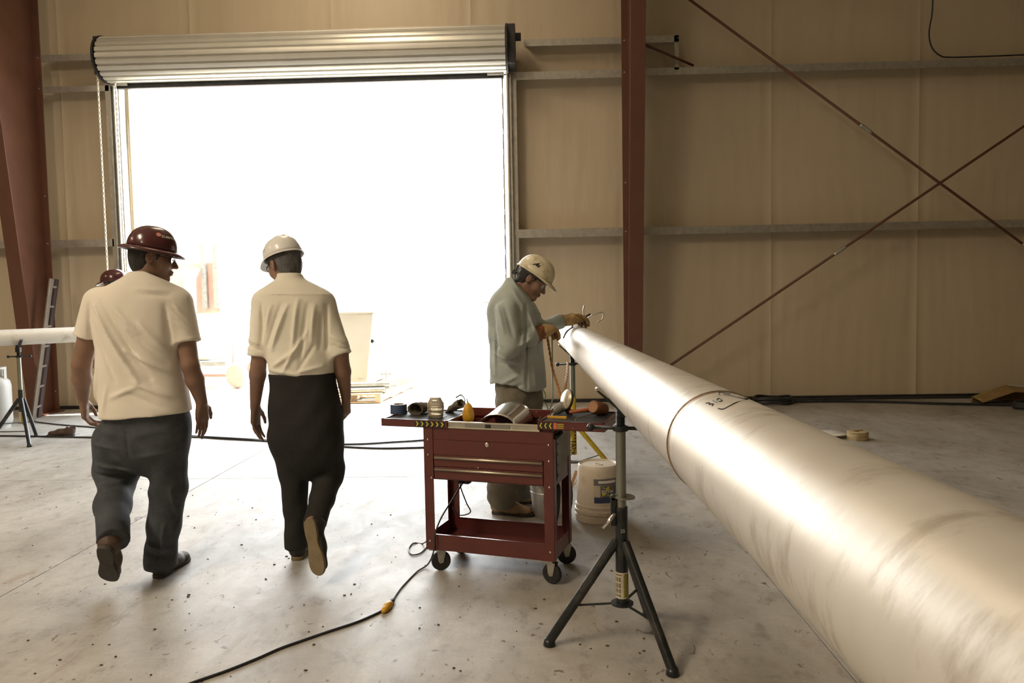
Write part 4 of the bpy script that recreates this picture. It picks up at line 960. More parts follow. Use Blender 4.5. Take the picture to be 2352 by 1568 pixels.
# ------------------------------------------------------------------ people: smooth-blended volumes turned into one continuous surface
class Field:
    def __init__(s, lo, hi, h):
        s.lo = np.asarray(lo, float); s.h = h; s.n = np.ceil((np.asarray(hi, float)-s.lo)/h).astype(int)+1
        s.X = [(s.lo[i]+np.arange(s.n[i])*h).astype(np.float32) for i in range(3)]
        s.d = np.full(s.n, .4, np.float32)
    def sl(s, lo, hi):
        a = np.clip(np.floor((np.asarray(lo)-s.lo)/s.h).astype(int), 0, s.n); b = np.clip(np.ceil((np.asarray(hi)-s.lo)/s.h).astype(int)+1, 0, s.n)
        if np.any(b <= a): return None
        q = tuple(slice(a[i], b[i]) for i in range(3))
        return q, s.X[0][q[0]][:, None, None], s.X[1][q[1]][None, :, None], s.X[2][q[2]][None, None, :]
    def comb(s, q, d, k, sub=False):
        a = s.d[q]
        if sub:
            d = -d; h = np.maximum(k-np.abs(a-d), 0)/k; s.d[q] = np.maximum(a, d)+h*h*k*.25
        else:
            h = np.maximum(k-np.abs(a-d), 0)/k; s.d[q] = np.minimum(a, d)-h*h*k*.25
        return s
    def cap(s, a, b, ra, rb=None, k=.02, sub=False, flat=False, flata=False, squash=None):
        """tapered capsule; squash=(dir, factor) flattens it along dir; flat cuts it square at b"""
        rb = ra if rb is None else rb; a = np.asarray(a, float); b = np.asarray(b, float); m = max(ra, rb)+k+2*s.h
        r = s.sl(np.minimum(a, b)-m, np.maximum(a, b)+m)
        if r is None: return s
        q, X, Y, Z = r; v = b-a; L2 = max(v@v, 1e-12); L = math.sqrt(L2)
        px, py, pz = X-a[0], Y-a[1], Z-a[2]; dt = (px*v[0]+py*v[1]+pz*v[2])/L2; t = np.clip(dt, 0, 1)
        qx, qy, qz = px-t*v[0], py-t*v[1], pz-t*v[2]
        if squash is not None:
            dr, f = squash; dr = nrm(dr); w = qx*dr[0]+qy*dr[1]+qz*dr[2]; w2 = w*(1/f-1); qx, qy, qz = qx+dr[0]*w2, qy+dr[1]*w2, qz+dr[2]*w2
            d = (np.sqrt(qx*qx+qy*qy+qz*qz)-(ra+(rb-ra)*t))*(f if f < 1 else 1)
        else: d = np.sqrt(qx*qx+qy*qy+qz*qz)-(ra+(rb-ra)*t)
        if flat: d = np.maximum(d, (dt-1)*L)
        if flata: d = np.maximum(d, -dt*L)
        return s.comb(q, d.astype(np.float32), k, sub)
    def ell(s, c, r, Rm=None, k=.02, sub=False):
        c = np.asarray(c, float); r = np.asarray(r, float); m = r.max()+k+2*s.h
        g = s.sl(c-m, c+m)
        if g is None: return s
        q, X, Y, Z = g; x, y, z = X-c[0], Y-c[1], Z-c[2]
        if Rm is not None: x, y, z = (Rm[0][0]*x+Rm[0][1]*y+Rm[0][2]*z), (Rm[1][0]*x+Rm[1][1]*y+Rm[1][2]*z), (Rm[2][0]*x+Rm[2][1]*y+Rm[2][2]*z)
        k0 = np.sqrt((x/r[0])**2+(y/r[1])**2+(z/r[2])**2); k1 = np.sqrt((x/r[0]**2)**2+(y/r[1]**2)**2+(z/r[2]**2)**2)
        d = k0*(k0-1)/np.maximum(k1, 1e-6)
        return s.comb(q, d.astype(np.float32), k, sub)
    def loft(s, st, yaw=0., n=2.3, k=.03, flat0=True, grow=0.0, hem=None):
        """st: rows (z, cx, cy, rx, ry) from low to high; an upright stack of super-ellipses"""
        st = np.array(sorted(st), float); zz = np.linspace(st[0, 0], st[-1, 0], 80); cols = []
        for j in range(1, 5):
            y = st[:, j]; m = np.gradient(y, st[:, 0]); i = np.clip(np.searchsorted(st[:, 0], zz)-1, 0, len(st)-2); h = st[i+1, 0]-st[i, 0]; t = (zz-st[i, 0])/h
            cols.append((2*t**3-3*t**2+1)*y[i]+(t**3-2*t**2+t)*h*m[i]+(-2*t**3+3*t**2)*y[i+1]+(t**3-t**2)*h*m[i+1])
        cx, cy, rx, ry = cols; rx = rx+grow; ry = ry+grow; M_ = max(rx.max(), ry.max())+k+.02
        g = s.sl([cx.min()-M_, cy.min()-M_, zz[0]-.05], [cx.max()+M_, cy.max()+M_, zz[-1]+.05])
        if g is None: return s
        q, X, Y, Z = g; z = Z.ravel(); f = lambda a: np.interp(z, zz, a)[None, None, :].astype(np.float32)
        CX, CY, RX, RY = f(cx), f(cy), f(rx), f(ry); c_, s_ = math.cos(yaw), math.sin(yaw); dx, dy = X-CX, Y-CY
        u = dx*c_+dy*s_; v = -dx*s_+dy*c_; le = np.sqrt(u*u+v*v)+1e-5
        Q = ((np.abs(u)/RX)**n+(np.abs(v)/RY)**n)**(1/n)+1e-5; d = le*(1-1/Q); d = np.where(Q < .3, -np.minimum(RX, RY)*.7, d)
        lo = (zz[0]-Z) if hem is None else (hem(X, Y)-Z)
        d = np.maximum(d, np.maximum(lo, Z-zz[-1]))
        return s.comb(q, d.astype(np.float32), k)
    def cut(s, p, nv):
        """remove everything on the side nv points to"""
        nv = nrm(nv); X, Y, Z = s.X[0][:, None, None], s.X[1][None, :, None], s.X[2][None, None, :]
        s.d = np.maximum(s.d, ((X-p[0])*nv[0]+(Y-p[1])*nv[1]+(Z-p[2])*nv[2]).astype(np.float32)); return s
    def folds(s, L, side=-1, ycut=None, vdir=(0, 1, 0)):
        """cloth folds: each ((x,z),(x,z),width,height) pushes the surface facing the viewer side out or in"""
        X, Z = s.X[0][:, None], s.X[2][None, :]; acc = np.zeros((len(s.X[0]), len(s.X[2])), np.float32)
        for a, b, w, amp in L:
            v = np.array(b, float)-a; L2 = v@v; t = np.clip(((X-a[0])*v[0]+(Z-a[1])*v[1])/L2, 0, 1)
            dd = np.sqrt((X-a[0]-t*v[0])**2+(Z-a[1]-t*v[1])**2); acc += 2.1*amp*np.exp(-(dd/w)**2)*np.sin(math.pi*(.12+.76*t))
        Y = s.X[1][None, :, None]; m = np.ones_like(Y) if ycut is None else (1/(1+np.exp(side*-(Y-ycut)/.02)))
        s.d = s.d-acc[:, None, :]*m.astype(np.float32); return s
    def wrinkle(s, amp, f=(22, 18, 14), ph=0., w=1.6):
        X, Y, Z = s.X[0][:, None, None], s.X[1][None, :, None], s.X[2][None, None, :]
        t = np.sin(f[0]*X+w*np.sin(f[2]*Z*.6+ph)+ph)*np.sin(f[2]*Z+w*np.sin(f[1]*Y*.7+X*6)+1.3*ph)+.5*np.sin((f[0]*X+f[1]*Y-f[2]*Z)*1.7+ph)
        s.d = (s.d+amp*t).astype(np.float32); return s
    def mesh(s):
        d = s.d; S = d < 0; c = np.zeros(tuple(n-1 for n in d.shape), np.int8)
        for i in (0, 1):
            for j in (0, 1):
                for k in (0, 1): c += S[i:S.shape[0]-1+i, j:S.shape[1]-1+j, k:S.shape[2]-1+k]
        act = (c > 0) & (c < 8); ii = np.argwhere(act); idx = np.full(c.shape, -1, np.int32); idx[act] = np.arange(len(ii))
        co = np.array([(i, j, k) for i in (0, 1) for j in (0, 1) for k in (0, 1)]); V = [d[ii[:, 0]+q[0], ii[:, 1]+q[1], ii[:, 2]+q[2]] for q in co]
        acc = np.zeros((len(ii), 3)); cnt = np.zeros(len(ii))
        for a in range(8):
            for b in range(a+1, 8):
                if np.abs(co[a]-co[b]).sum() != 1: continue
                m = (V[a] < 0) != (V[b] < 0); t = np.where(m, V[a]/np.where(m, V[a]-V[b], 1), 0)[:, None]
                acc += np.where(m[:, None], co[a]+t*(co[b]-co[a]), 0); cnt += m
        vs = (ii+acc/cnt[:, None])*s.h+s.lo; F_ = []
        for ax in range(3):
            a1, a2 = (ax+1) % 3, (ax+2) % 3
            sl0 = [slice(1, -1)]*3; sl1 = [slice(1, -1)]*3; sl0[ax] = slice(0, -1); sl1[ax] = slice(1, None)
            A = S[tuple(sl0)]; B = S[tuple(sl1)]; e = np.argwhere(A != B)
            if len(e) == 0: continue
            off = np.ones(3, int); off[ax] = 0; g = e+off; flip = A[e[:, 0], e[:, 1], e[:, 2]]
            def cell(p, r):
                h = g.copy(); h[:, a1] += p; h[:, a2] += r; return idx[h[:, 0], h[:, 1], h[:, 2]]
            qd = np.stack([cell(-1, -1), cell(0, -1), cell(0, 0), cell(-1, 0)], 1); qd[~flip] = qd[~flip][:, ::-1]; F_.append(qd)
        F_ = np.concatenate(F_); F_ = F_[(F_ >= 0).all(1)]
        # one light Laplacian pass takes off the grid terracing
        for _ in range(s.smooth if hasattr(s, 'smooth') else 1):
            sm = np.zeros_like(vs); ct_ = np.zeros(len(vs))
            for i in range(4):
                j = F_[:, (i+1) % 4]; np.add.at(sm, F_[:, i], vs[j]); np.add.at(ct_, F_[:, i], 1); np.add.at(sm, j, vs[F_[:, i]]); np.add.at(ct_, j, 1)
            vs = vs*.45+.55*sm/np.maximum(ct_, 1)[:, None]
        return vs, F_
    def build(s, name, material, parent, **kw):
        vs, F_ = s.mesh(); return link_mesh(name, vs, F_, material, parent, smooth=True, **kw)

def frame(c, fwd, up=(0, 0, 1)):
    """returns (centre, 3x3 rows right, forward, up)"""
    f = nrm(fwd); r = nrm(np.cross(f, up)); u = np.cross(r, f); return np.asarray(c, float), np.array([r, f, u])
def lp(fr, x, y, z, s=1.0): return fr[0]+(fr[1][0]*x+fr[1][1]*y+fr[1][2]*z)*s
def head_shape(F, fr, s=1.0, grow=0.0, neck=None):
    L = lambda x, y, z: lp(fr, x, y, z, s); R_ = fr[1]; g = grow
    F.ell(L(0, -.012, .035), np.array([.076, .096, .086])*s+g, R_, .02)
    F.ell(L(0, .032, -.025), np.array([.060, .064, .082])*s+g, R_, .025)
    for q in (-1, 1):
        F.cap(L(.047*q, -.008, -.048), L(.018*q, .062, -.098), .020*s, .017*s, .022); F.ell(L(.038*q, .058, -.028), np.array([.026, .024, .028])*s, R_, .02)
        F.cap(L(.012*q, .088, .022), L(.045*q, .076, .020), .010*s, .008*s, .014)
    F.cap(L(-.012, .076, -.100), L(.012, .076, -.100), .018*s, .018*s, .018)
    F.cap(L(0, .090, .010), L(0, .113, -.032), .0075*s, .0115*s, .010)
    for q in (-1, 1): F.ell(L(.012*q, .101, -.036), np.array([.009, .011, .008])*s, R_, .006)
    F.ell(L(0, .094, -.060), np.array([.025, .012, .0065])*s, R_, .006); F.ell(L(0, .092, -.073), np.array([.021, .012, .007])*s, R_, .006)
    for q in (-1, 1):
        F.ell(L(.031*q, .098, -.001), np.array([.016, .014, .011])*s, R_, .01, sub=True)
        F.ell(L(.031*q, .079, -.001), np.array([.0135, .0125, .0125])*s, R_, .004)
        F.ell(L(.081*q, -.014, -.006), np.array([.009, .020, .033])*s, R_, .006)
        F.ell(L(.091*q, -.008, -.004), np.array([.008, .010, .018])*s, R_, .004, sub=True)
    nk = neck if neck is not None else L(0, -.05, -.20)
    F.cap(L(0, -.022, -.06), nk, .054*s, .060*s, .03)
def face_parts(fr, par, s=1.0):
    L = lambda x, y, z: lp(fr, x, y, z, s)
    for q in (-1, 1):
        e = MB().ball(L(.031*q, .0835, -.001), .0102*s, 12, 8).build('eye', M['eye'], par, smooth=True)
        MB().ball(L(.031*q, .0925, -.003), .0035*s, 8, 6).build('iris', M['iris'], e, smooth=True)
        MB().tube([L(.014*q, .098, .023), L(.03*q, .098, .029), L(.047*q, .086, .024)], [.003, .004, .002], 6).build('eyebrow', M['hair'], par, smooth=True)
def hair_cap(fr, par, m, s=1.0, grow=.006, nape=-.075, yb=.03):
    F = Field([-.12, -.14, -.13], [.12, .14, .16], .0055)
    F.ell((0, -.014, .033), (.076+grow, .096+grow, .087+grow), None, .02); F.ell((0, -.045, -.03), (.060+grow, .055+grow, .07), None, .03)
    F.cut((0, 0, nape), (0, .25, -1)); F.cut((0, yb, 0), (0, 1, -.35)); 
    for q in (-1, 1): F.ell((.085*q, -.006, -.012), (.028, .028, .042), None, .006, sub=True)
    F.wrinkle(.0016, (90, 90, 30))
    vs, fs = F.mesh(); vs = fr[0]+(vs*s)@fr[1]
    return link_mesh('hair', vs, fs, m, par, smooth=True)
def hard_hat(fr, par, m, brim='peak', s=1.0, tilt=0.0, z0=.045, a=.112, b=.136, hgt=.118, ridge=.006, yoff=-.008):
    """shell of revolution-like grid in head space; brim 'full' or 'peak'"""
    c, R_ = fr; ct_, st_ = math.cos(tilt), math.sin(tilt)
    def T(x, y, z):
        y2 = y*ct_+z*st_; z2 = -y*st_+z*ct_; return lp(fr, x*s, (y2+yoff)*s, (z2+z0)*s)
    n = 72; mm = 16; rows = []
    for j in range(mm+1):
        ph = (math.pi/2)*(1-j/mm); row = []
        for i in range(n):
            th = 2*math.pi*i/n; e = .86
            cr = math.cos(ph)**e; x = a*cr*math.cos(th); y = b*cr*math.sin(th); z = hgt*math.sin(ph)**.92
            rg = ridge*(math.exp(-(x/.013)**2)+.6*math.exp(-((abs(x)-.038)/.008)**2))*min(1, math.sin(ph)*1.5+.0)*(1 if abs(y) < b*.86 else .3)
            row.append(T(x*(1+rg*.3), y, z+rg))
        rows.append(row)
    def wid(th):
        fw = math.sin(th)
        if brim == 'full': return .034+.010*max(0, fw)**2+.004*max(0, -fw)**2
        return .006+.050*max(0, fw)**2.6
    brows = []
    for t in (.0, .15, .5, .85, 1.0):
        row = []
        for i in range(n):
            th = 2*math.pi*i/n; w = wid(th); x0, y0 = a*math.cos(th), b*math.sin(th); d = nrm(np.array([math.cos(th)/a, math.sin(th)/b, 0]))
            drop = -.006*t-(.020*t*t*max(0, math.sin(th))**2 if brim == 'peak' else .012*t*t)+(-.004 if t == 1 else 0)
            row.append(T(x0+d[0]*w*t, y0+d[1]*w*t, drop))
        brows.append(row)
    vs = [p for r in rows for p in r]; fs = []
    for j in range(mm):
        for i in range(n): q = (i+1) % n; fs.append((j*n+i, (j+1)*n+i, (j+1)*n+q, j*n+q))
    h = link_mesh('hard_hat', vs, fs, m, par, smooth=True, solid=.0025)
    vs = [p for r in brows for p in r]; fs = []
    for j in range(4):
        for i in range(n): q = (i+1) % n; fs.append((j*n+i, (j+1)*n+i, (j+1)*n+q, j*n+q))
    link_mesh('brim', vs, fs, m, h, smooth=True, solid=.003)
    # suspension band inside
    vs = []
    for z in (.012, -.024):
        for i in range(n): th = 2*math.pi*i/n; vs.append(T(.088*math.cos(th), .108*math.sin(th)-.002, z))
    fs = [(i, n+i, n+(i+1) % n, (i+1) % n) for i in range(n)]
    link_mesh('suspension_band', vs, fs, M['hatin'], h, smooth=True, solid=.003)
    # a point on the shell: th angle, ph elevation
    def on(th, ph, u, v, lift=.003):
        """u along the circumference (m), v up (m)"""
        th2 = th+u/a; ph2 = ph+v/hgt; e = .86; cr = math.cos(ph2)**e; k = 1+lift/a
        return T(a*k*cr*math.cos(th2), b*k*cr*math.sin(th2), (hgt+lift)*math.sin(ph2)**.92)
    return h, on
def hand_shape(F, wr, dv, n_, t_, s=1.0, curl=(.35, .45, .3), tc=.3, rr=1.0, spread=.06, k=.004, curls=None, thumb_out=1.0):
    """palm, four unequal fingers with three joints, thumb from the side near its base. dv fingers, n_ palm-facing, t_ thumb side"""
    dv = nrm(dv); n_ = nrm(n_-dv*(np.asarray(n_)@dv)); t_ = np.cross(dv, n_)*(1 if np.cross(dv, n_)@np.asarray(t_) > 0 else -1)
    pt = lambda a, b, c: np.asarray(wr)+(t_*a+dv*b+n_*c)*s
    kn = [(.031, .090), (.010, .095), (-.012, .090), (-.032, .081)]
    for (a, b), w in zip(kn, (.016, .006, -.006, -.016)): F.cap(pt(w, .005, 0), pt(a, b, 0), .0145*s*rr, .0115*s*rr, .012)
    F.ell(pt(0, .05, .003), np.array([.034, .044, .014])*s*rr, np.array([t_, dv, n_]), .012)
    seg = [(.041, .025, .020), (.046, .029, .021), (.041, .027, .020), (.033, .020, .018)]
    for i in range(4):
        c = curl if curls is None else curls[i]; a, b = kn[i]; p = pt(a, b, 0); ang = 0; sp = spread*(1.5-i)
        for j in range(3):
            ang += c[j]; d = dv*math.cos(ang)+n_*math.sin(ang); d = nrm(d+t_*sp*math.cos(ang)*.6); q = p+d*seg[i][j]*s
            r0 = (.0092, .0084, .0076)[j]*s*rr*(.88 if i == 3 else 1); r1 = (.0084, .0076, .0066)[j]*s*rr*(.88 if i == 3 else 1)
            F.cap(p, q, r0, r1, k); p = q
    b0 = pt(.018, .016, .006); b1 = pt(.018+.026*thumb_out, .045, .006+.022*tc); b2 = pt(.022+.036*thumb_out*(1-.4*tc), .076, .010+.04*tc); b3 = pt(.022+.038*thumb_out*(1-.7*tc), .100, .012+.05*tc)
    F.cap(b0, b1, .0155*s*rr, .0125*s*rr, .012).cap(b1, b2, .0115*s*rr, .0095*s*rr, .005).cap(b2, b3, .0095*s*rr, .0078*s*rr, .004)
def foot_mesh(toe, heel, up, par, style, s=1.0, names=('shoe', 'sole')):
    """shoe in its own frame: origin under the heel, +y to the toe"""
    heel = np.asarray(heel, float); fr = frame(heel, np.asarray(toe, float)-heel, up); Lg = s
    um, sm_, hi = style
    F = Field([-.08, -.05, -.03], [.08, .34, .22], .006)
    F.ell((0, .035, .055), (.038, .045, .045), None, .03); F.cap((0, .045, .05), (.004, .15, .048), .040, .038, .03, squash=((1, 0, 0), .98))
    F.cap((0, .13, .040), (.006, .235, .034), .043, .038, .03, squash=((0, 0, 1), .72)); F.cap((0, .03, .06), (0, .022, .06+hi), .040, .044, .03, flat=True)
    F.cut((0, 0, .016), (0, 0, -1)); F.cap((0, .018, .075+hi*.3), (0, .012, .14+hi), .034, .036, .006, sub=True); F.wrinkle(.0008, (60, 50, 60))
    vs, fs = F.mesh(); vs = fr[0]+(vs*Lg)@fr[1]; sh = link_mesh(names[0], vs, fs, um, par, smooth=True)
    out = [(-.028, 0), (-.034, .03), (-.034, .08), (-.030, .12), (-.038, .17), (-.044, .22), (-.036, .265), (-.012, .288), (.014, .288), (.038, .265), (.046, .22), (.040, .17), (.030, .12), (.035, .08), (.036, .03), (.028, 0), (0, -.010)]
    o2 = catmull([np.array([x, y, 0]) for x, y in out], 3, closed=True); k = MB(); n = len(o2); rows = []
    for z, g in ((0, .985), (.004, 1.0), (.018, 1.0), (.022, .97)):
        for p in o2: yy = .14+(p[1]-.14)*g; rr_ = (.006 if yy > .24 else 0)*((yy-.24)/.05) if z < .01 else 0; rows.append((p[0]*g, yy, z+rr_*1.0))
    fs = [tuple(range(n-1, -1, -1)), tuple(range(3*n, 4*n))]+[(j*n+i, j*n+(i+1) % n, (j+1)*n+(i+1) % n, (j+1)*n+i) for j in range(3) for i in range(n)]
    vs = fr[0]+(np.array(rows)*Lg)@fr[1]; link_mesh(names[1], vs, fs, sm_, sh, smooth=True, sharp=40)
    return sh
def limb(F, pts, rs, k=.02, **kw):
    for i in range(len(pts)-1): F.cap(pts[i], pts[i+1], rs[i], rs[i+1], k, **kw)
def bounds(pts, m): p = np.array(pts); return p.min(0)-m, p.max(0)+m
def xz(px, py, Y): p = P(px, py, Y); return (p[0], p[2])

# ---- man in the cream T-shirt, walking away on the left
Y1 = 3.70
pa_ = lambda x, y, dy=0.0: P(x, y, Y1+dy)
m1 = empty('person', (pa_(325, 1300)[0], 3.72, 0), 0, 'man walking away in cream T-shirt, dark jeans and maroon full-brim hard hat', 'person')
hc1 = pa_(351, 590, .035); hf1 = frame(hc1, nrm(np.array([.84, .44, -.17])), (.02, 0, 1))
nk1 = pa_(330, 668, .0)
shL, shR = pa_(222, 690, .0), pa_(413, 693, .03)
elL, wrL = pa_(187, 838, .0), pa_(190, 918, .10)
elR, wrR = pa_(437, 838, .0), pa_(463, 922, .06)
toeL = P(251, 1336, 3.55); heelL = toeL+nrm([.30, -.60, .75])*.30; anL = heelL+np.array([-.010, .105, .045])
hipL, hipR = pa_(272, 985, .02), pa_(376, 985, .0)
knL = pa_(272, 1105, .08)
knR, anR = pa_(386, 1130, .05), pa_(368, 1285, .04)
F = Field(*bounds([(pa_(150, 500)), pa_(490, 1345), [hc1[0], 3.30, 0.0], [hc1[0], 3.98, 1]], .03), .0055); F.lo
head_shape(F, hf1, 1.02, neck=nk1)
tor1 = [(pa_(0, 1010)[2], pa_(322, 790)[0], Y1+.01, .165, .115), (pa_(0, 930)[2], pa_(320, 790)[0], Y1+.01, .180, .125), (pa_(0, 850)[2], pa_(316, 790)[0], Y1+.02, .178, .120), (pa_(0, 770)[2], pa_(318, 790)[0], Y1+.02, .190, .122), (pa_(0, 705)[2], pa_(320, 790)[0], Y1+.02, .200, .112), (pa_(0, 665)[2], pa_(324, 790)[0], Y1+.015, .125, .075), (pa_(0, 645)[2], pa_(328, 790)[0], Y1+.01, .06, .055)]
F.loft(tor1, .08, 2.3, .03, grow=-.026)
for a, b, c, q in ((shL, elL, wrL, 1), (shR, elR, wrR, -1)):
    limb(F, [a, a*.5+b*.5, b], [.050, .050, .043], .014); limb(F, [b, b*.6+c*.4, c], [.043, .045, .029], .014)
hand_shape(F, wrL, pa_(198, 965, .12)-wrL, (.75, .25, .1), (.2, 1, 0), 1.06, (.55, .6, .4), .5)
hand_shape(F, wrR, pa_(466, 985, .07)-wrR, (-.9, .25, .0), (-.5, .9, 0), 1.06, (.12, .18, .12), .05, thumb_out=1.5, curls=[(.16, .2, .1), (.1, .15, .1), (.08, .15, .1), (.05, .15, .1)])
for h_, k_, a_, ft in ((hipL, knL, anL, 0), (hipR, knR, anR, 1)):
    limb(F, [h_, k_, a_], [.088, .060, .040], .03)
toeR = G(404, 1300); heelR = np.array(G(362, 1328)); heelR[2] = 0
dR = nrm(toeR-heelR); toeR = heelR+dR*.30
F.cap(anR, heelR+[0, .05, .06], .038, .035, .02).cap(heelR+[0, .04, .055], heelR+dR*.22+[0, 0, .04], .030, .026, .02)
F.cap(anL, heelL*.85+toeL*.15+[0, .040, .03], .032, .026, .02).cap(heelL*.85+toeL*.15+[0, .040, .03], heelL*.3+toeL*.7+[0, .035, .02], .024, .020, .02)
F.build('body', M['skin2'], m1)
# T-shirt
F = Field(*bounds([pa_(150, 620), pa_(475, 985), [hc1[0], 3.45, 1], [hc1[0], 3.95, 1]], .03), .0065)
z_ = lambda py: pa_(0, py)[2]; x_ = lambda px: pa_(px, 700)[0]
ts = [(z_(975), x_(323), Y1, .226, .160), (z_(950), x_(323), Y1, .224, .158), (z_(905), x_(319), Y1+.005, .216, .152), (z_(850), x_(313), Y1+.01, .210, .148), (z_(790), x_(315), Y1+.01, .208, .146), (z_(735), x_(317), Y1+.01, .222, .142), (z_(692), x_(319), Y1+.01, .218, .126), (z_(660), x_(326), Y1+.01, .160, .096), (z_(643), x_(331), Y1+.012, .105, .074), (z_(630), x_(334), Y1+.014, .072, .060)]
hz = z_(955)
F.loft(ts, .08, 2.35, .03, hem=lambda X, Y: hz+.010*np.sin((X-x_(323))*7)+.0*Y)
slL = shL+(elL-shL)*.56; slR = shR+(elR-shR)*.64
F.cap(shL+[.014, 0, -.008], slL, .078, .070, .05, flat=True); F.cap(shR+[-.008, 0, -.008], slR, .074, .070, .05, flat=True)
F.cap(slL+(shL-slL)*.06, slL, .069, .071, .01, flat=True, flata=True); F.cap(slR+(shR-slR)*.06, slR, .069, .071, .01, flat=True, flata=True)
fx = lambda a, b, c, d: (xz(a, b, Y1), xz(c, d, Y1))
FL = []
for (a, b, c, d, w, am) in [(245, 700, 350, 870, .010, .013), (262, 690, 372, 862, .014, -.010), (240, 740, 300, 870, .012, -.006), (290, 700, 345, 760, .012, .006), (350, 740, 400, 800, .012, .007), (330, 760, 400, 830, .010, -.006), (320, 800, 405, 850, .010, .007), (300, 790, 380, 880, .012, -.006), (235, 860, 228, 950, .010, .007), (250, 850, 246, 950, .012, -.006), (280, 880, 270, 945, .012, .005), (340, 870, 410, 905, .012, .007), (330, 895, 400, 930, .012, -.005), (290, 905, 350, 880, .012, .006), (330, 662, 395, 668, .008, .004), (340, 676, 400, 680, .010, -.004), (395, 700, 405, 800, .012, -.008), (228, 700, 222, 800, .012, -.007), (412, 700, 440, 735, .007, .005), (412, 718, 442, 750, .007, .005), (414, 736, 444, 764, .007, .004), (300, 640, 380, 650, .02, .003)]:
    p_, q_ = fx(a, b, c, d); FL.append((p_, q_, w, am))
F.folds(FL, -1, Y1+.02); F.wrinkle(.0016, (19, 15, 13), .7)
F.cut(pa_(332, 624), (.42, .25, 1)); nb = pa_(352, 648, .02); F.cap(nb+[-.01, .0, -.03], nb+[.0, .02, .07], .055, .066, .006, sub=True)
F.build('tshirt', M['tshirt'], m1)
# jeans
F = Field(*bounds([pa_(195, 930), pa_(450, 1330), [hc1[0], 3.22, .1], [hc1[0], 3.96, 1]], .03), .0065)
jt = [(z_(1100), x_(326), Y1+.01, .030, .02), (z_(1085), x_(326), Y1+.01, .10, .06), (z_(1060), x_(325), Y1+.01, .165, .105), (z_(1030), x_(325), Y1+.01, .20, .135), (z_(1000), x_(323), Y1+.01, .214, .142), (z_(950), x_(322), Y1+.01, .205, .138), (z_(920), x_(320), Y1+.01, .19, .13)]
F.loft(jt, .05, 2.4, .03)
limb(F, [pa_(270, 1010, .01), knL+[0.005, -.01, .06], knL+[.0, .0, .03]], [.118, .112, .095], .03); limb(F, [knL+[-.004, .0, .0], knL*.55+anL*.45+[-.008, -.02, 0], anL+[-.004, -.01, .03]], [.086, .083, .068], .03, flat=False)
limb(F, [pa_(378, 1010, .0), knR+[0.003, 0, .03], knR*.5+anR*.5, anR+[.0, 0, -.0]], [.112, .092, .080, .074], .03)
F.cap(anL+(knL-anL)*.16, anL+(anL-knL)*.16, .068, .074, .02, flat=True)
F.cap(anR+[0, .0, .06], anR+[.004, .0, -.035], .072, .080, .03, flat=True)
F.cap(pa_(331, 1110, .3), pa_(331, 1110, -.3), .016, .016, .05, sub=True)
FL = []
for (a, b, c, d, w, am) in [(322, 975, 325, 1040, .008, -.004), (240, 1060, 320, 1078, .010, .010), (236, 1085, 300, 1092, .010, -.012), (240, 1110, 290, 1100, .012, .006), (228, 1220, 270, 1205, .010, .008), (225, 1205, 265, 1190, .010, -.006), (345, 1245, 400, 1262, .010, .008), (342, 1262, 400, 1280, .012, -.006), (400, 1120, 412, 1200, .010, .007), (385, 1200, 380, 1260, .010, .008), (260, 980, 300, 990, .02, .004), (345, 990, 400, 980, .02, .004), (230, 1010, 300, 1022, .01, .004), (340, 1040, 420, 1030, .012, .004)]:
    p_, q_ = fx(a, b, c, d); FL.append((p_, q_, w, am))
F.folds(FL, -1, Y1+.03); F.wrinkle(.0022, (24, 20, 19), 1.9)
F.cut(anL+(anL-knL)*.13, (anL-knL))
jn = F.build('jeans', M['jeans'], m1)
for cx_, w_ in ((268, 62), (378, 60)):
    pts = [P(cx_-w_*.45, 972, Y1-.155), P(cx_+w_*.45, 972, Y1-.155), P(cx_+w_*.42, 1012, Y1-.15), P(cx_, 1024, Y1-.148), P(cx_-w_*.42, 1012, Y1-.15)]
foot_mesh(toeR, heelR, (0, 0, 1), m1, (M['boot'], M['dsole'], .05), names=('boot', 'boot_sole'))
foot_mesh(toeL, heelL, (0, .8, .6), m1, (M['boot'], M['dsole'], .10), 1.06, names=('boot', 'boot_sole'))
face_parts(hf1, m1, 1.02); hair_cap(hf1, m1, M['hair'], 1.02, .006, -.072)
h1, on1 = hard_hat(hf1, m1, M['hat1'], 'full', 1.0, .02, z0=.040, ridge=.0, hgt=.116, a=.104, b=.120)
th_ = math.radians(-14)
k = MB(); k.add([on1(th_+.42, .62, .012*math.cos(a), .012*math.sin(a)) for a in np.linspace(0, 2*math.pi, 18, endpoint=False)], [tuple(range(18))])
k.build('emblem', mat('emblem_red', (.75, .30, .24), .5), h1)
text_mesh('lettering', 'ZUMPRU', .019, None, None, None, M['whitep'], h1, curve=lambda u, v: on1(th_+.42, .58, u+.050, v-.002), bold=True)
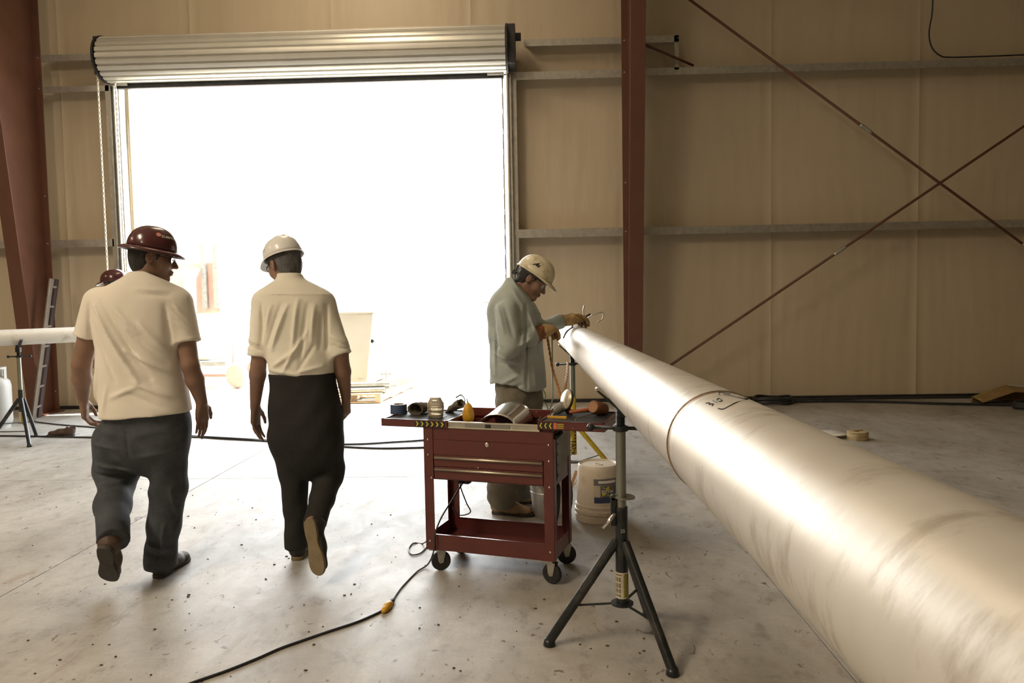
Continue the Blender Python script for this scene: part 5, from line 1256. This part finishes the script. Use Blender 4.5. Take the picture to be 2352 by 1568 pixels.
# sunglasses
def glasses(fr, par, lensm, framem, s=1.0, wrap=True):
    L = lambda x, y, z: lp(fr, x, y, z, s)
    g = MB(); 
    for q in (-1, 1):
        g.tube([L(.071*q, .068, .004), L(.082*q, .02, .006), L(.083*q, -.012, -.002), L(.079*q, -.03, -.018)], [.0022, .002, .002, .0018], 6)
        ring = [L(q*(.036+.027*math.cos(a)), .100-.016*abs(.036+.027*math.cos(a))/.06*1.1, -.002+.019*math.sin(a)) for a in np.linspace(0, 2*math.pi, 20, endpoint=False)]
        g.tube(ring, .0016, 5, closed=True)
    g.tube([L(-.012, .100, .004), L(0, .106, .006), L(.012, .100, .004)], .0018, 6)
    o = g.build('glasses', framem, par, smooth=True)
    for q in (-1, 1):
        vs = [L(q*(.036+.026*math.cos(a)), .101-.016*abs(.036+.026*math.cos(a))/.06*1.1, -.002+.018*math.sin(a)) for a in np.linspace(0, 2*math.pi, 20, endpoint=False)]
        MB().add(vs, [tuple(range(20))]).build('glasses_lens', lensm, o, solid=.0012)
glasses(hf1, m1, M['lens'], M['rubber'], 1.02)

# ---- man in the cream dress shirt and black trousers
Y2 = 3.98
pb_ = lambda x, y, dy=0.0: P(x, y, Y2+dy)
m2 = empty('person', (pb_(690, 1280)[0], 4.0, 0), 0, 'man walking away in rolled-sleeve dress shirt, black trousers and white hard hat', 'person')
hc2 = pb_(653, 607, .04); hf2 = frame(hc2, nrm(np.array([-.74, .62, -.28])), (-.06, 0, 1))
shL, shR = pb_(604, 692, .0), pb_(745, 692, .02); nk2 = pb_(668, 655, .0)
elL, wrL = pb_(596, 812, -.03), pb_(586, 932, .02); elR, wrR = pb_(782, 812, -.02), pb_(795, 912, .08)
hipL, hipR = pb_(662, 950, .0), pb_(730, 950, .0)
knL, anL = pb_(676, 1100, .03), pb_(681, 1248, .02); knR, anR = pb_(753, 1090, .06), pb_(722, 1205, -.20)
F = Field(*bounds([pb_(560, 525), pb_(815, 1320), [hc2[0], 3.58, 0.02], [hc2[0], 4.22, 1]], .03), .0055)
head_shape(F, hf2, 1.0, neck=nk2)
zz_ = lambda py: pb_(0, py)[2]; xx_ = lambda px: pb_(px, 760)[0]
tb = [(zz_(990), xx_(695), Y2, .165, .115), (zz_(930), xx_(695), Y2, .172, .12), (zz_(865), xx_(692), Y2, .160, .110), (zz_(790), xx_(686), Y2, .155, .105), (zz_(730), xx_(680), Y2, .178, .108), (zz_(690), xx_(676), Y2, .165, .095), (zz_(662), xx_(672), Y2, .09, .065), (zz_(645), xx_(670), Y2, .055, .05)]
F.loft(tb, 0, 2.3, .03, grow=-.030)
for a, b, c in ((shL, elL, wrL), (shR, elR, wrR)):
    limb(F, [a, a*.5+b*.5, b], [.045, .044, .040], .014); limb(F, [b, b*.6+c*.4, c], [.042, .043, .027], .014)
hand_shape(F, wrL, pb_(588, 990, .02)-wrL, (.9, -.1, .0), (.5, .9, 0), 1.05, (.18, .25, .2), .1, thumb_out=1.4)
hand_shape(F, wrR, pb_(796, 960, .09)-wrR, (-.9, .2, 0), (-.3, 1, 0), 1.0, (.7, .8, .5), .6)
for h_, k_, a_ in ((hipL, knL, anL), (hipR, knR, anR)): limb(F, [h_, k_, a_], [.082, .055, .036], .03)
heelP = np.array(G(680, 1287)); heelP[2] = 0; dP = nrm([.02, 1, 0]); toeP = heelP+dP*.29
toeS = P(729, 1306, 3.60); heelS = P(708, 1196, 3.66); toeS[2] = max(toeS[2], .012)
F.cap(anL, heelP+[0, .05, .05], .034, .032, .02).cap(heelP+[0, .04, .05], heelP+dP*.21+[0, 0, .038], .028, .024, .02)
F.cap(anR, heelS+[0, .05, -.02], .034, .030, .02).cap(heelS*.85+toeS*.15+[0, .04, .01], heelS*.25+toeS*.75+[0, .035, .005], .026, .022, .02)
F.build('body', M['skin'], m2)
F = Field(*bounds([pb_(555, 630), pb_(815, 885), [hc2[0], 3.76, 1], [hc2[0], 4.2, 1]], .03), .006)
sb = [(zz_(905), xx_(692), Y2, .168, .122), (zz_(868), xx_(692), Y2, .174, .128), (zz_(845), xx_(691), Y2, .180, .134), (zz_(805), xx_(688), Y2, .174, .130), (zz_(760), xx_(684), Y2, .182, .128), (zz_(715), xx_(679), Y2, .196, .124), (zz_(690), xx_(676), Y2, .186, .110), (zz_(668), xx_(673), Y2, .135, .088), (zz_(652), xx_(671), Y2, .075, .066), (zz_(640), xx_(669), Y2+.004, .064, .060)]
F.loft(sb, 0, 2.35, .03)
cfL, cfR = elL+nrm(elL-shL)*.012, elR+nrm(elR-shR)*.008
F.cap(shL+[.010, 0, -.010], cfL, .070, .058, .045, flat=True); F.cap(shR+[-.010, 0, -.010], cfR, .068, .056, .045, flat=True)
for sh_, cf_, w_ in ((shL, cfL, .059), (shR, cfR, .055)):
    d_ = nrm(cf_-sh_)
    for t_, r_ in ((.0, .004), (.030, .006), (.062, .003)): F.cap(cf_-d_*(t_+.022), cf_-d_*t_, w_+r_*.6, w_+r_, .008, flat=True, flata=True)
F2 = []
for (a, b, c, d, w, am) in [(700, 690, 690, 800, .012, .009), (678, 700, 640, 800, .010, .010), (662, 700, 628, 790, .010, -.007), (720, 700, 705, 830, .012, -.007), (735, 700, 730, 780, .010, .007), (640, 700, 625, 760, .010, .007), (700, 800, 640, 840, .012, .008), (720, 760, 668, 850, .010, .008), (735, 790, 700, 850, .010, -.006), (748, 720, 745, 800, .010, -.006), (630, 845, 700, 855, .010, .007), (700, 850, 752, 838, .010, .007), (615, 700, 612, 790, .010, -.008), (756, 700, 760, 800, .010, -.008), (580, 775, 612, 790, .008, .006), (578, 790, 614, 802, .008, -.005), (768, 770, 798, 785, .008, .006), (768, 790, 800, 800, .008, -.005), (585, 675, 765, 675, .004, .004)]:
    F2.append((xz(a, b, Y2), xz(c, d, Y2), w, am))
F.folds(F2, -1, Y2+.02); F.wrinkle(.0016, (24, 20, 19), 2.7)
F.ell(pb_(668, 640, .005)+[0, .01, .03], (.058, .055, .035), None, .006, sub=True)
sh2 = F.build('dress_shirt', M['dshirt'], m2)
# collar band
cc = pb_(668, 650, .012); k = MB(); n = 30; vs = []
for z, r in ((.030, .060), (.034, .064), (-.012, .078), (-.014, .072)):
    for i in range(n): a = 2*math.pi*i/n; vs.append((cc[0]+r*math.cos(a), cc[1]+r*.95*math.sin(a), cc[2]+z-.012*math.sin(a)))
fs = [(j*n+i, j*n+(i+1) % n, ((j+1) % 4)*n+(i+1) % n, ((j+1) % 4)*n+i) for j in range(4) for i in range(n)]
link_mesh('collar', vs, fs, M['dshirt'], m2, smooth=True)
F = Field(*bounds([pb_(590, 850), pb_(805, 1290), [hc2[0], 3.60, .1], [hc2[0], 4.24, 1]], .03), .006)
jb = [(zz_(1112), xx_(702), Y2+.01, .03, .02), (zz_(1095), xx_(702), Y2+.01, .09, .06), (zz_(1065), xx_(700), Y2+.01, .155, .11), (zz_(1030), xx_(698), Y2+.01, .19, .138), (zz_(985), xx_(696), Y2+.01, .198, .150), (zz_(930), xx_(693), Y2+.01, .192, .145), (zz_(890), xx_(692), Y2, .178, .130), (zz_(866), xx_(691), Y2, .179, .134)]
F.loft(jb, 0, 2.4, .03)
limb(F, [pb_(660, 1000), knL+[.0, 0, .03], knL*.5+anL*.5+[0, 0, 0], anL], [.108, .080, .064, .058], .02)
limb(F, [pb_(738, 1000), knR+[.005, 0, .04], knR+[0, 0, -.01]], [.108, .088, .080], .02); limb(F, [knR, knR*.5+anR*.5+[.004, 0, 0], anR+[.004, 0, .02]], [.080, .068, .056], .02)
F.cap(anL+[0, 0, .05], anL+[0, 0, -.02], .058, .062, .02, flat=True)
F.cap(anR+(knR-anR)*.2, anR, .056, .060, .02, flat=True)
F.wrinkle(.0025, (24, 20, 19), .4)
F.build('trousers', M['black_tr'], m2)
foot_mesh(toeP, heelP, (0, 0, 1), m2, (M['rubber'], M['sole'], .02), .95)
foot_mesh(toeS, heelS, (.15, 1, .2), m2, (M['rubber'], M['sole'], .02), .95)
face_parts(hf2, m2, 1.0); hair_cap(hf2, m2, M['hair2'], 1.0, .006, -.078)
h2, on2 = hard_hat(hf2, m2, M['hat2'], 'peak', .95, .04, z0=.044, a=.106, b=.122)
th_ = math.radians(158)
k = MB(); k.add([on2(th_-.30, .42, .012*math.cos(a), .010*math.sin(a)+.0) for a in np.linspace(0, 2*math.pi, 18, endpoint=False)], [tuple(range(18))]); k.build('emblem', MATS['emblem_red'], h2)
text_mesh('lettering', 'pimec', .024, None, None, None, M['black'], h2, curve=lambda u, v: on2(th_-.02, .40, u, v), bold=True)
glasses(hf2, m2, M['glass'], M['rubber'], 1.0)

# ---- welder bending over the pipe
Y3 = 4.82
pc_ = lambda x, y, dy=0.0: P(x, y, Y3+dy)
m3 = empty('person', (pc_(1175, 1180)[0], 4.85, 0), 0, 'welder in grey work shirt, leather gloves and worn cream hard hat over the pipe', 'person')
hc3 = pc_(1223, 643, .07); fd = nrm(np.array([.84, -.12, -.56])); hf3 = frame(hc3, fd, (.2, .05, 1))
shR3, shL3 = pc_(1160, 712, -.17), pc_(1208, 712, .20); nk3 = pc_(1188, 690, .04)
elR3, wrR3 = pc_(1168, 800, -.24), pc_(1234, 763, -.04); elL3, wrL3 = pc_(1236, 758, .28), pc_(1288, 737, .40)
hip_a, hip_b = pc_(1178, 925, -.09), pc_(1200, 925, .12)
an_a, an_b = pc_(1148, 1135, -.08), pc_(1190, 1120, .18)
kn_a, kn_b = pc_(1172, 1035, -.1), pc_(1205, 1030, .15)
F = Field(*bounds([pc_(1105, 590), pc_(1290, 1190), [hc3[0], 4.58, 0.02], P(1365, 700, 5.35), [hc3[0], 5.15, 1]], .03), .0058)
head_shape(F, hf3, .97, neck=nk3)
z3 = lambda py: pc_(0, py)[2]; x3 = lambda px: pc_(px, 800)[0]
YW = math.radians(62)      # shoulder line swung away from the camera
t3 = [(z3(960), x3(1190), Y3+.02, .15, .12), (z3(900), x3(1188), Y3+.02, .165, .125), (z3(830), x3(1186), Y3+.02, .165, .125), (z3(760), x3(1184), Y3+.02, .185, .125), (z3(715), x3(1184), Y3+.03, .185, .11), (z3(690), x3(1186), Y3+.035, .12, .08), (z3(672), x3(1190), Y3+.04, .06, .055)]
F.loft(t3, YW, 2.3, .03, grow=-.03)
for a, b, c in ((shR3, elR3, wrR3), (shL3, elL3, wrL3)):
    limb(F, [a, a*.5+b*.5, b], [.043, .042, .036], .014); limb(F, [b, b*.6+c*.4, c], [.036, .036, .026], .014)
gripR = P(1302, 747, 4.98); gripL = P(1347, 727, 5.28)
hR = dict(dv=gripR-wrR3, n_=(.1, -.1, -.9), t_=(.2, .8, .3)); hL = dict(dv=gripL-wrL3, n_=(.1, -.45, -.8), t_=(-.2, -.7, .5))
def both(F, rr, s): 
    hand_shape(F, wrR3+nrm(gripR-wrR3)*.02, hR['dv'], np.array(hR['n_']), np.array(hR['t_']), s, (.5, .7, .5), .6, rr)
    hand_shape(F, wrL3+nrm(gripL-wrL3)*.02, hL['dv'], np.array(hL['n_']), np.array(hL['t_']), s, (.5, .8, .6), .6, rr)
both(F, .85, 1.0)
limb(F, [hip_a, kn_a, an_a], [.08, .055, .04], .03); limb(F, [hip_b, kn_b, an_b], [.08, .055, .04], .03)
heA = G(1133, 1178); heA[2] = 0; dA = nrm([.92, -.25, 0]); toA = heA+dA*.27
heB = pc_(1158, 1150, .24); heB[2] = 0; dB = nrm([.95, .15, 0]); toB = heB+dB*.27
for he, dd_, an in ((heA, dA, an_a), (heB, dB, an_b)): F.cap(an, he+dd_*.05+[0, 0, .05], .036, .034, .02).cap(he+dd_*.04+[0, 0, .05], he+dd_*.2+[0, 0, .04], .028, .024, .02)
F.build('body', M['skin2'], m3)
F = Field(*bounds([pc_(1108, 640), pc_(1270, 925), [hc3[0], 4.46, 1], P(1300, 700, 5.25)], .03), .0065)
s3_ = [(z3(925), x3(1190), Y3+.02, .205, .165), (z3(885), x3(1189), Y3+.02, .205, .168), (z3(830), x3(1187), Y3+.02, .196, .160), (z3(770), x3(1184), Y3+.02, .204, .158), (z3(722), x3(1181), Y3+.02, .206, .142), (z3(696), x3(1182), Y3+.03, .165, .112), (z3(676), x3(1187), Y3+.035, .10, .082), (z3(660), x3(1190), Y3+.045, .072, .066)]
hz3 = z3(902)
F.loft(s3_, YW, 2.3, .03, hem=lambda X, Y: hz3+.03*np.cos((X-x3(1150))*14))
F.cut(pc_(1197, 664, .04), (.80, -.05, .60)); F.cap(pc_(1193, 672, .045), pc_(1208, 640, .05), .052, .060, .006, sub=True)
F.cap(shR3+[.01, 0, -.01], elR3, .074, .066, .022); F.cap(elR3, elR3*.25+wrR3*.75, .066, .056, .015); F.cap(elR3*.5+wrR3*.5, elR3*.2+wrR3*.8, .060, .058, .02, flat=True)
F.cap(shL3+[-.0, 0, -.01], elL3, .070, .064, .05); F.cap(elL3, wrL3, .062, .046, .03, flat=True); F.cap(wrL3+(elL3-wrL3)*.25, wrL3, .050, .050, .01, flat=True, flata=True)
F2 = []
for (a, b, c, d, w, am) in [(1145, 700, 1160, 760, .012, .008), (1160, 700, 1180, 770, .012, -.008), (1140, 810, 1180, 830, .012, .009), (1150, 830, 1200, 845, .012, -.007), (1195, 790, 1225, 775, .010, .009), (1190, 805, 1222, 796, .010, -.007), (1208, 700, 1211, 890, .006, -.009), (1200, 700, 1203, 885, .008, .005), (1225, 830, 1232, 890, .012, .007), (1150, 880, 1190, 860, .012, .008), (1160, 895, 1200, 880, .012, -.006), (1136, 760, 1138, 860, .010, .008), (1215, 720, 1230, 760, .010, .008), (1228, 715, 1240, 745, .010, -.006), (1130, 780, 1160, 800, .010, -.006), (1175, 660, 1200, 700, .010, .006)]:
    F2.append((xz(a, b, Y3-.1), xz(c, d, Y3-.1), w, am))
F.folds(F2, -1, Y3+.05); F.wrinkle(.0025, (26, 22, 21), 1.1)

F.cap(wrL3, wrL3+nrm(wrL3-elL3)*.05, .038, .038, .004, sub=True)
ws = F.build('work_shirt', M['wshirt'], m3)
# collar and pocket flaps, buttons
cc = pc_(1196, 668, .045); vs = []; n = 30; tlt = 1.15
for z, r in ((.016, .060), (.020, .066), (-.022, .084), (-.026, .076)):
    for i in range(n): a = 2*math.pi*i/n; vs.append((cc[0]+r*math.cos(a)*.95, cc[1]+r*math.sin(a)*.95, cc[2]+z-tlt*r*math.cos(a)*.9))
fs = [(j*n+i, j*n+(i+1) % n, ((j+1) % 4)*n+(i+1) % n, ((j+1) % 4)*n+i) for j in range(4) for i in range(n)]
link_mesh('collar', vs, fs, M['wshirt'], m3, smooth=True)
# gloves: two gauntlets
dr = nrm(gripR-wrR3); dl = nrm(gripL-wrL3)
for wr_q, hh, d_, cw_ in ((wrR3, hR, dr, 1), (wrL3, hL, dl, 0)):
    F = Field(*bounds([wr_q-.17, wr_q+.21], .03), .005)
    hand_shape(F, wr_q+d_*.02, hh['dv'], np.array(hh['n_']), np.array(hh['t_']), 1.12, (.45, .7, .5), .6, 1.5, k=.006)
    F.ell(wr_q+d_*.085, (.052, .052, .036), None, .02); F.cap(wr_q+d_*.07, wr_q+d_*.02, .040, .038, .02, flat=True)
    F.wrinkle(.0018, (60, 60, 60)); gl = F.build('work_glove', M['leather'], m3)
    k = Field(*bounds([wr_q-.16, wr_q+.12], .03), .0055)
    if cw_:
        k.cap(wr_q+d_*.04, wr_q-d_*.050+[0, 0, -.008], .044, .060, .01, flat=True, flata=True); k.cap(wr_q-d_*.04, wr_q-d_*.10+[0, 0, -.01], .048, .060, .004, sub=True)
        k.cap(wr_q+np.array([0, 0, -.03])-d_*.02, wr_q+[-.02, 0, -.100], .040, .010, .02, squash=((0, 1, 0), .5))
    else: k.cap(wr_q+d_*.045, wr_q-d_*.012, .042, .046, .01, flat=True, flata=True)
    k.wrinkle(.0015, (50, 50, 40)); k.build('glove_cuff', M['leather2'], gl) if False else link_mesh('glove_cuff', *k.mesh(), M['leather2'], gl, smooth=True)
# trousers
F = Field(*bounds([pc_(1095, 880), pc_(1250, 1185), [hc3[0], 4.58, .1], [hc3[0], 5.2, .5]], .03), .0065)
F.loft([(z3(985), x3(1190), Y3+.02, .17, .13), (z3(940), x3(1190), Y3+.02, .178, .142), (z3(890), x3(1189), Y3+.02, .17, .135), (z3(860), x3(1188), Y3+.02, .16, .125)], YW, 2.3, .03)
limb(F, [hip_a, kn_a, an_a+[.01, 0, .05], an_a+[.015, 0, -.01]], [.105, .085, .088, .095], .03); limb(F, [hip_b, kn_b, an_b+[0, 0, .03], an_b+[.01, 0, -.02]], [.105, .085, .080, .09], .03)
F.cut(heA+[0, 0, .055], (0, 0, -1)); F.wrinkle(.005, (22, 20, 34), .9, 2.2)
F.build('trousers', M['olive'], m3)
foot_mesh(toA, heA, (0, 0, 1), m3, (M['tanboot'], M['dsole'], .04), names=('boot', 'boot_sole'))
foot_mesh(toB, heB, (0, 0, 1), m3, (M['tanboot'], M['dsole'], .04), names=('boot', 'boot_sole'))
face_parts(hf3, m3, .97); hair_cap(hf3, m3, M['hair'], .97, .005, -.06)
h3, on3 = hard_hat(hf3, m3, M['hat3'], 'peak', 1.0, .0, z0=.043, ridge=.003, a=.110, b=.128)
for (u, v, r) in ((0, 0, .009), (.012, -.006, .006), (-.013, -.004, .005), (-.019, -.012, .004), (.004, .012, .006), (.018, .004, .004)):
    MB().add([on3(-.05, .42, u+r*math.cos(a)*(1+.3*math.sin(3*a)), v+r*1.2*math.sin(a)) for a in np.linspace(0, 2*math.pi, 12, endpoint=False)], [tuple(range(12))]).build('paint_chip', M['black'], h3)
k = MB(); L_ = lambda x, y, z: lp(hf3, x, y, z); 
k.tube([L_(-.05, -.125, .04), L_(-.04, -.118, -.01), L_(0, -.125, -.03), L_(.04, -.118, -.01), L_(.05, -.125, .04)], .006, 8).lathe([(0, 0), (.016, 0), (.016, .014), (0, .014)], L_(0, -.128, -.02), -hf3[1][1], 16)
k.build('ratchet_strap', M['hatin'], h3, smooth=True, sharp=40)
glasses(hf3, m3, M['glass'], M['glass'], .97)

# ---- fourth man, mostly hidden behind the first
Y4 = 8.0
pd_ = lambda x, y, dy=0.0: P(x, y, Y4+dy)
m4 = empty('person', (pd_(262, 990)[0], Y4, 0), 0, 'man hidden behind the cream T-shirt, only maroon helmet and a boot showing', 'person')
hc4 = pd_(262, 653); hf4 = frame(hc4, (-.95, -.2, -.15))
F = Field(*bounds([pd_(200, 600), pd_(330, 1000), [hc4[0], 7.7, 0.02], [hc4[0], 8.3, 1]], .04), .010)
head_shape(F, hf4, .97); zq = hc4[2]; xq = hc4[0]+.03
F.loft([(zq-.85, xq, Y4, .12, .15), (zq-.6, xq, Y4, .11, .15), (zq-.4, xq, Y4, .12, .18), (zq-.26, xq, Y4, .10, .17), (zq-.2, xq, Y4, .06, .08)], 0, 2.3, .04, grow=-.01)
for q in (-1, 1):
    s_, e_, w_ = np.array([xq, Y4+q*.2, zq-.28]), np.array([xq+.02, Y4+q*.24, zq-.56]), np.array([xq-.10, Y4+q*.22, zq-.78])
    limb(F, [s_, e_, w_], [.05, .042, .03], .03); hand_shape(F, w_, (-.4, 0, -.9), (0, -q, 0), (-1, 0, 0), 1.0)
    limb(F, [(xq, Y4+q*.09, zq-.85), (xq-.02, Y4+q*.1, .48), (xq+.02, Y4+q*.1, .09)], [.085, .055, .04], .03)
    F.cap((xq+.02, Y4+q*.1, .07), (xq-.12, Y4+q*.1, .05), .032, .028, .02)
F.build('body', M['skin'], m4)
F = Field(*bounds([pd_(190, 640), pd_(340, 860), [hc4[0], 7.65, 1], [hc4[0], 8.35, 1]], .04), .010)
F.loft([(zq-.88, xq, Y4, .15, .18), (zq-.6, xq, Y4, .14, .18), (zq-.4, xq, Y4, .14, .20), (zq-.26, xq, Y4, .12, .18), (zq-.19, xq, Y4, .06, .07)], 0, 2.3, .04)
for q in (-1, 1): F.cap((xq, Y4+q*.19, zq-.28), (xq+.02, Y4+q*.235, zq-.50), .066, .062, .04, flat=True)
F.wrinkle(.004); F.build('work_shirt', M['wshirt'], m4)
F = Field(*bounds([pd_(190, 850), pd_(340, 1000), [hc4[0], 7.7, .3], [hc4[0], 8.3, 1]], .04), .010)
F.loft([(zq-1.0, xq, Y4, .14, .18), (zq-.82, xq, Y4, .13, .17)], 0, 2.3, .04)
for q in (-1, 1): limb(F, [(xq, Y4+q*.09, zq-.95), (xq-.02, Y4+q*.1, .48), (xq+.02, Y4+q*.1, .10)], [.10, .08, .07], .03)
F.wrinkle(.004); F.build('trousers', M['olive'], m4)
bt = np.array(G(212, 992)); bt[2] = 0
for q in (-1, 1):
    he = np.array([xq+.06, Y4+q*.1, 0]); to = he+nrm([-1, -.1, 0])*.30
    if q == -1: to = np.array([G(168, 985)[0], Y4-.12, 0]); he = to+nrm([1, .1, 0])*.30
    foot_mesh(to, he, (0, 0, 1), m4, (M['boot'], M['dsole'], .04), names=('boot', 'boot_sole'))
face_parts(hf4, m4, .97); hair_cap(hf4, m4, M['hair'], .97)
hard_hat(hf4, m4, M['hat1'], 'peak', 1.0, ridge=.002)

# ------------------------------------------------------------------ welding work, gloves on the tray
# filler rod the welder feeds along the joint, and its bright curled end
pts = [on_pipe(2.9, 5.335, .004), on_pipe(2.45, 5.335, .004), on_pipe(2.0, 5.33, .006), P(1318, 742, 5.24), P(1356, 721, 5.26)]
thing(MB().tube(catmull(pts, 8), .0065, 8), 'torch_hose', M['cable'], 'dark torch lead bent around the far pipe joint under the gloves', 'hose', smooth=True)
thing(MB().tube(catmull([P(1341, 724, 5.28), P(1340, 716, 5.28), P(1340, 709, 5.28), P(1342, 702, 5.29)], 6), .0045, 8), 'filler_wire', M['chrome'], 'short bright wire sticking up from the far glove', 'wire', smooth=True)
thing(MB().tube(catmull([P(1350, 730, 5.26), P(1362, 723, 5.26), P(1374, 719, 5.27), P(1384, 717, 5.28), P(1386, 724, 5.28), P(1383, 733, 5.28), P(1377, 737, 5.27), P(1372, 741, 5.26)], 6), .0042, 8), 'wire_loop', M['chrome'], 'bright curled wire loop right of the far glove', 'wire', smooth=True)
# ropes and leads hanging from the welder's hands to the cart
def twist(pts, r, m, lab, nm, tw=60):
    c = catmull(pts, 12); mb = MB()
    for ph in (0, math.pi):
        q = []
        for i, p in enumerate(c): a = ph+i*.9; q.append(p+np.array([math.cos(a), math.sin(a)*.5, 0])*r*.55)
        mb.tube(q, r*.62, 6)
    return thing(mb, nm, M[m], lab, 'rope', smooth=True)
twist([P(1257, 774, 4.95), P(1262, 805, 4.92), P(1270, 850, 4.8), P(1281, 885, 4.6), P(1288, 915, 4.35)], .0085, 'orange', 'orange lead hanging from the gloves to behind the grinder', 'welding_lead')
twist([P(1304, 832, 5.7), P(1303, 855, 5.2), P(1300, 875, 4.7), P(1296, 900, 4.3)], .009, 'orange', 'twisted orange rope hanging beside the grey stand post', 'hanging_rope')
cord([P(1268, 778, 5.0), P(1268.5, 820, 5.0), P(1269, 870, 4.9), P(1269, 915, 4.6), P(1262, 940, 4.25), P(1248, 953, 4.0), P(1236, 965, 3.85)], .0042, 'green', 'thin green hose hanging from the gloves down to the right tray', 'gas_hose', 'hose')
cord([P(1236, 905, 6.2), P(1250, 915, 6.2), P(1252, 905, 6.2), P(1244, 893, 6.2), P(1233, 905, 6.2), P(1238, 918, 6.2), P(1256, 932, 6.2), P(1262, 985, 6.2)], .006, 'green', 'loose loop of pale green hose behind the welder', 'gas_hose', 'hose')

def glove_open(c, ax, r, L, lab, m='cloth', nm='work_glove'):
    """limp glove lying on its side with the open cuff toward the viewer"""
    c = np.asarray(c, float); ax = nrm(ax); F = Field(*bounds([c, c+ax*L*1.5], r*2.2), .004)
    F.cap(c, c+ax*L, r, r*.72, .01, flata=True, squash=((0, 0, 1), .72)); s_ = nrm(np.cross(ax, (0, 0, 1)))
    for i in range(4): F.cap(c+ax*L+s_*(i-1.5)*r*.42, c+ax*(L+r*(1.3-.15*abs(i-1.3)))+s_*(i-1.5)*r*.5+[0, 0, -r*.3], r*.22, r*.18, .006)
    F.cap(c+ax*L*.4+s_*r*.6, c+ax*L*.8+s_*r*1.2, r*.3, r*.22, .01)
    F.cap(c-ax*.02, c+ax*L*.8, r*.82, r*.5, .004, sub=True, squash=((0, 0, 1), .72)); F.wrinkle(.0018, (70, 60, 60))
    vs, fs = F.mesh(); o = link_mesh(nm, vs, fs, M[m], None, smooth=True, origin=c); return tag(o, lab, 'glove')
g_ = cw(onL(956, 950)); glove_open(g_+[0, -.03, .030], cey+cex*.15, .052, .085, 'dark work glove on the left tray with its open cuff toward us')
g_ = cw(onL(984, 946)); glove_open(g_+[-.01, .0, .030], cey*.5-cex*.8+np.array([0, 0, .0]), .036, .06, 'tan leather glove lying behind the goggles on the left tray', 'leather')
g_ = cw(onL(1052, 949)); glove_open(g_+[.02, .0, .058], -cex*.8+cey*.2+np.array([0, 0, -.45]), .036, .07, 'olive work glove propped behind the tray corner beside the yellow handle', 'olive')
# clear ribbed safety goggles standing on the tray
g_ = cw(onL(1001, 958)); gg = empty('safety_goggles', g_, 0, 'clear ribbed safety goggles standing on the left tray', 'goggles')
k = MB(); n = 28; vs = []; rows = [(.0, .036), (.012, .040), (.018, .036), (.024, .041), (.032, .042), (.038, .038), (.045, .044), (.075, .044), (.088, .036), (.100, .030), (.108, .026), (.108, .0)]
for z, r in rows:
    for i in range(n):
        a = 2*math.pi*i/n; q = (abs(math.cos(a))**3+abs(math.sin(a))**3)**(-1/3); p = g_+cex*r*q*math.cos(a)+cey*r*.75*q*math.sin(a); vs.append((p[0], p[1], g_[2]+z))
fs = [(j*n+i, j*n+(i+1) % n, (j+1)*n+(i+1) % n, (j+1)*n+i) for j in range(len(rows)-1) for i in range(n)]
link_mesh('lens_body', vs, fs, M['film'], gg, smooth=True, sharp=50)
for z in (.014, .040, .058): MB().lathe([(.041, -.002), (.045, 0), (.041, .002)], g_+[0, 0, z], n=24, cap=False).build('vent_rib', mat('goggle_frame', (.16, .13, .09), .5), gg)
MB().box(g_+cex*.0+np.array([0, -.03, .090]), (.03, .004, .012), (cex, cey, (0, 0, 1))).build('top_clip', M['chrome'], gg, bevel=.002)
MB().box(g_+np.array([0, 0, -.001]), (.10, .08, .006), (cex, cey, (0, 0, 1))).build('base_flange', M['rubber'], gg, bevel=.003)
cord([cw(onL(1062, 944))+[0, 0, .03], cw(onL(1068, 936))+[0, 0, .045], cw(onL(1060, 930))+[0, 0, .06], cw(onL(1048, 934))+[0, 0, .055]], .004, 'rubber', 'narrow dark strap looped beside the olive glove', 'elastic_strap', 'strap')
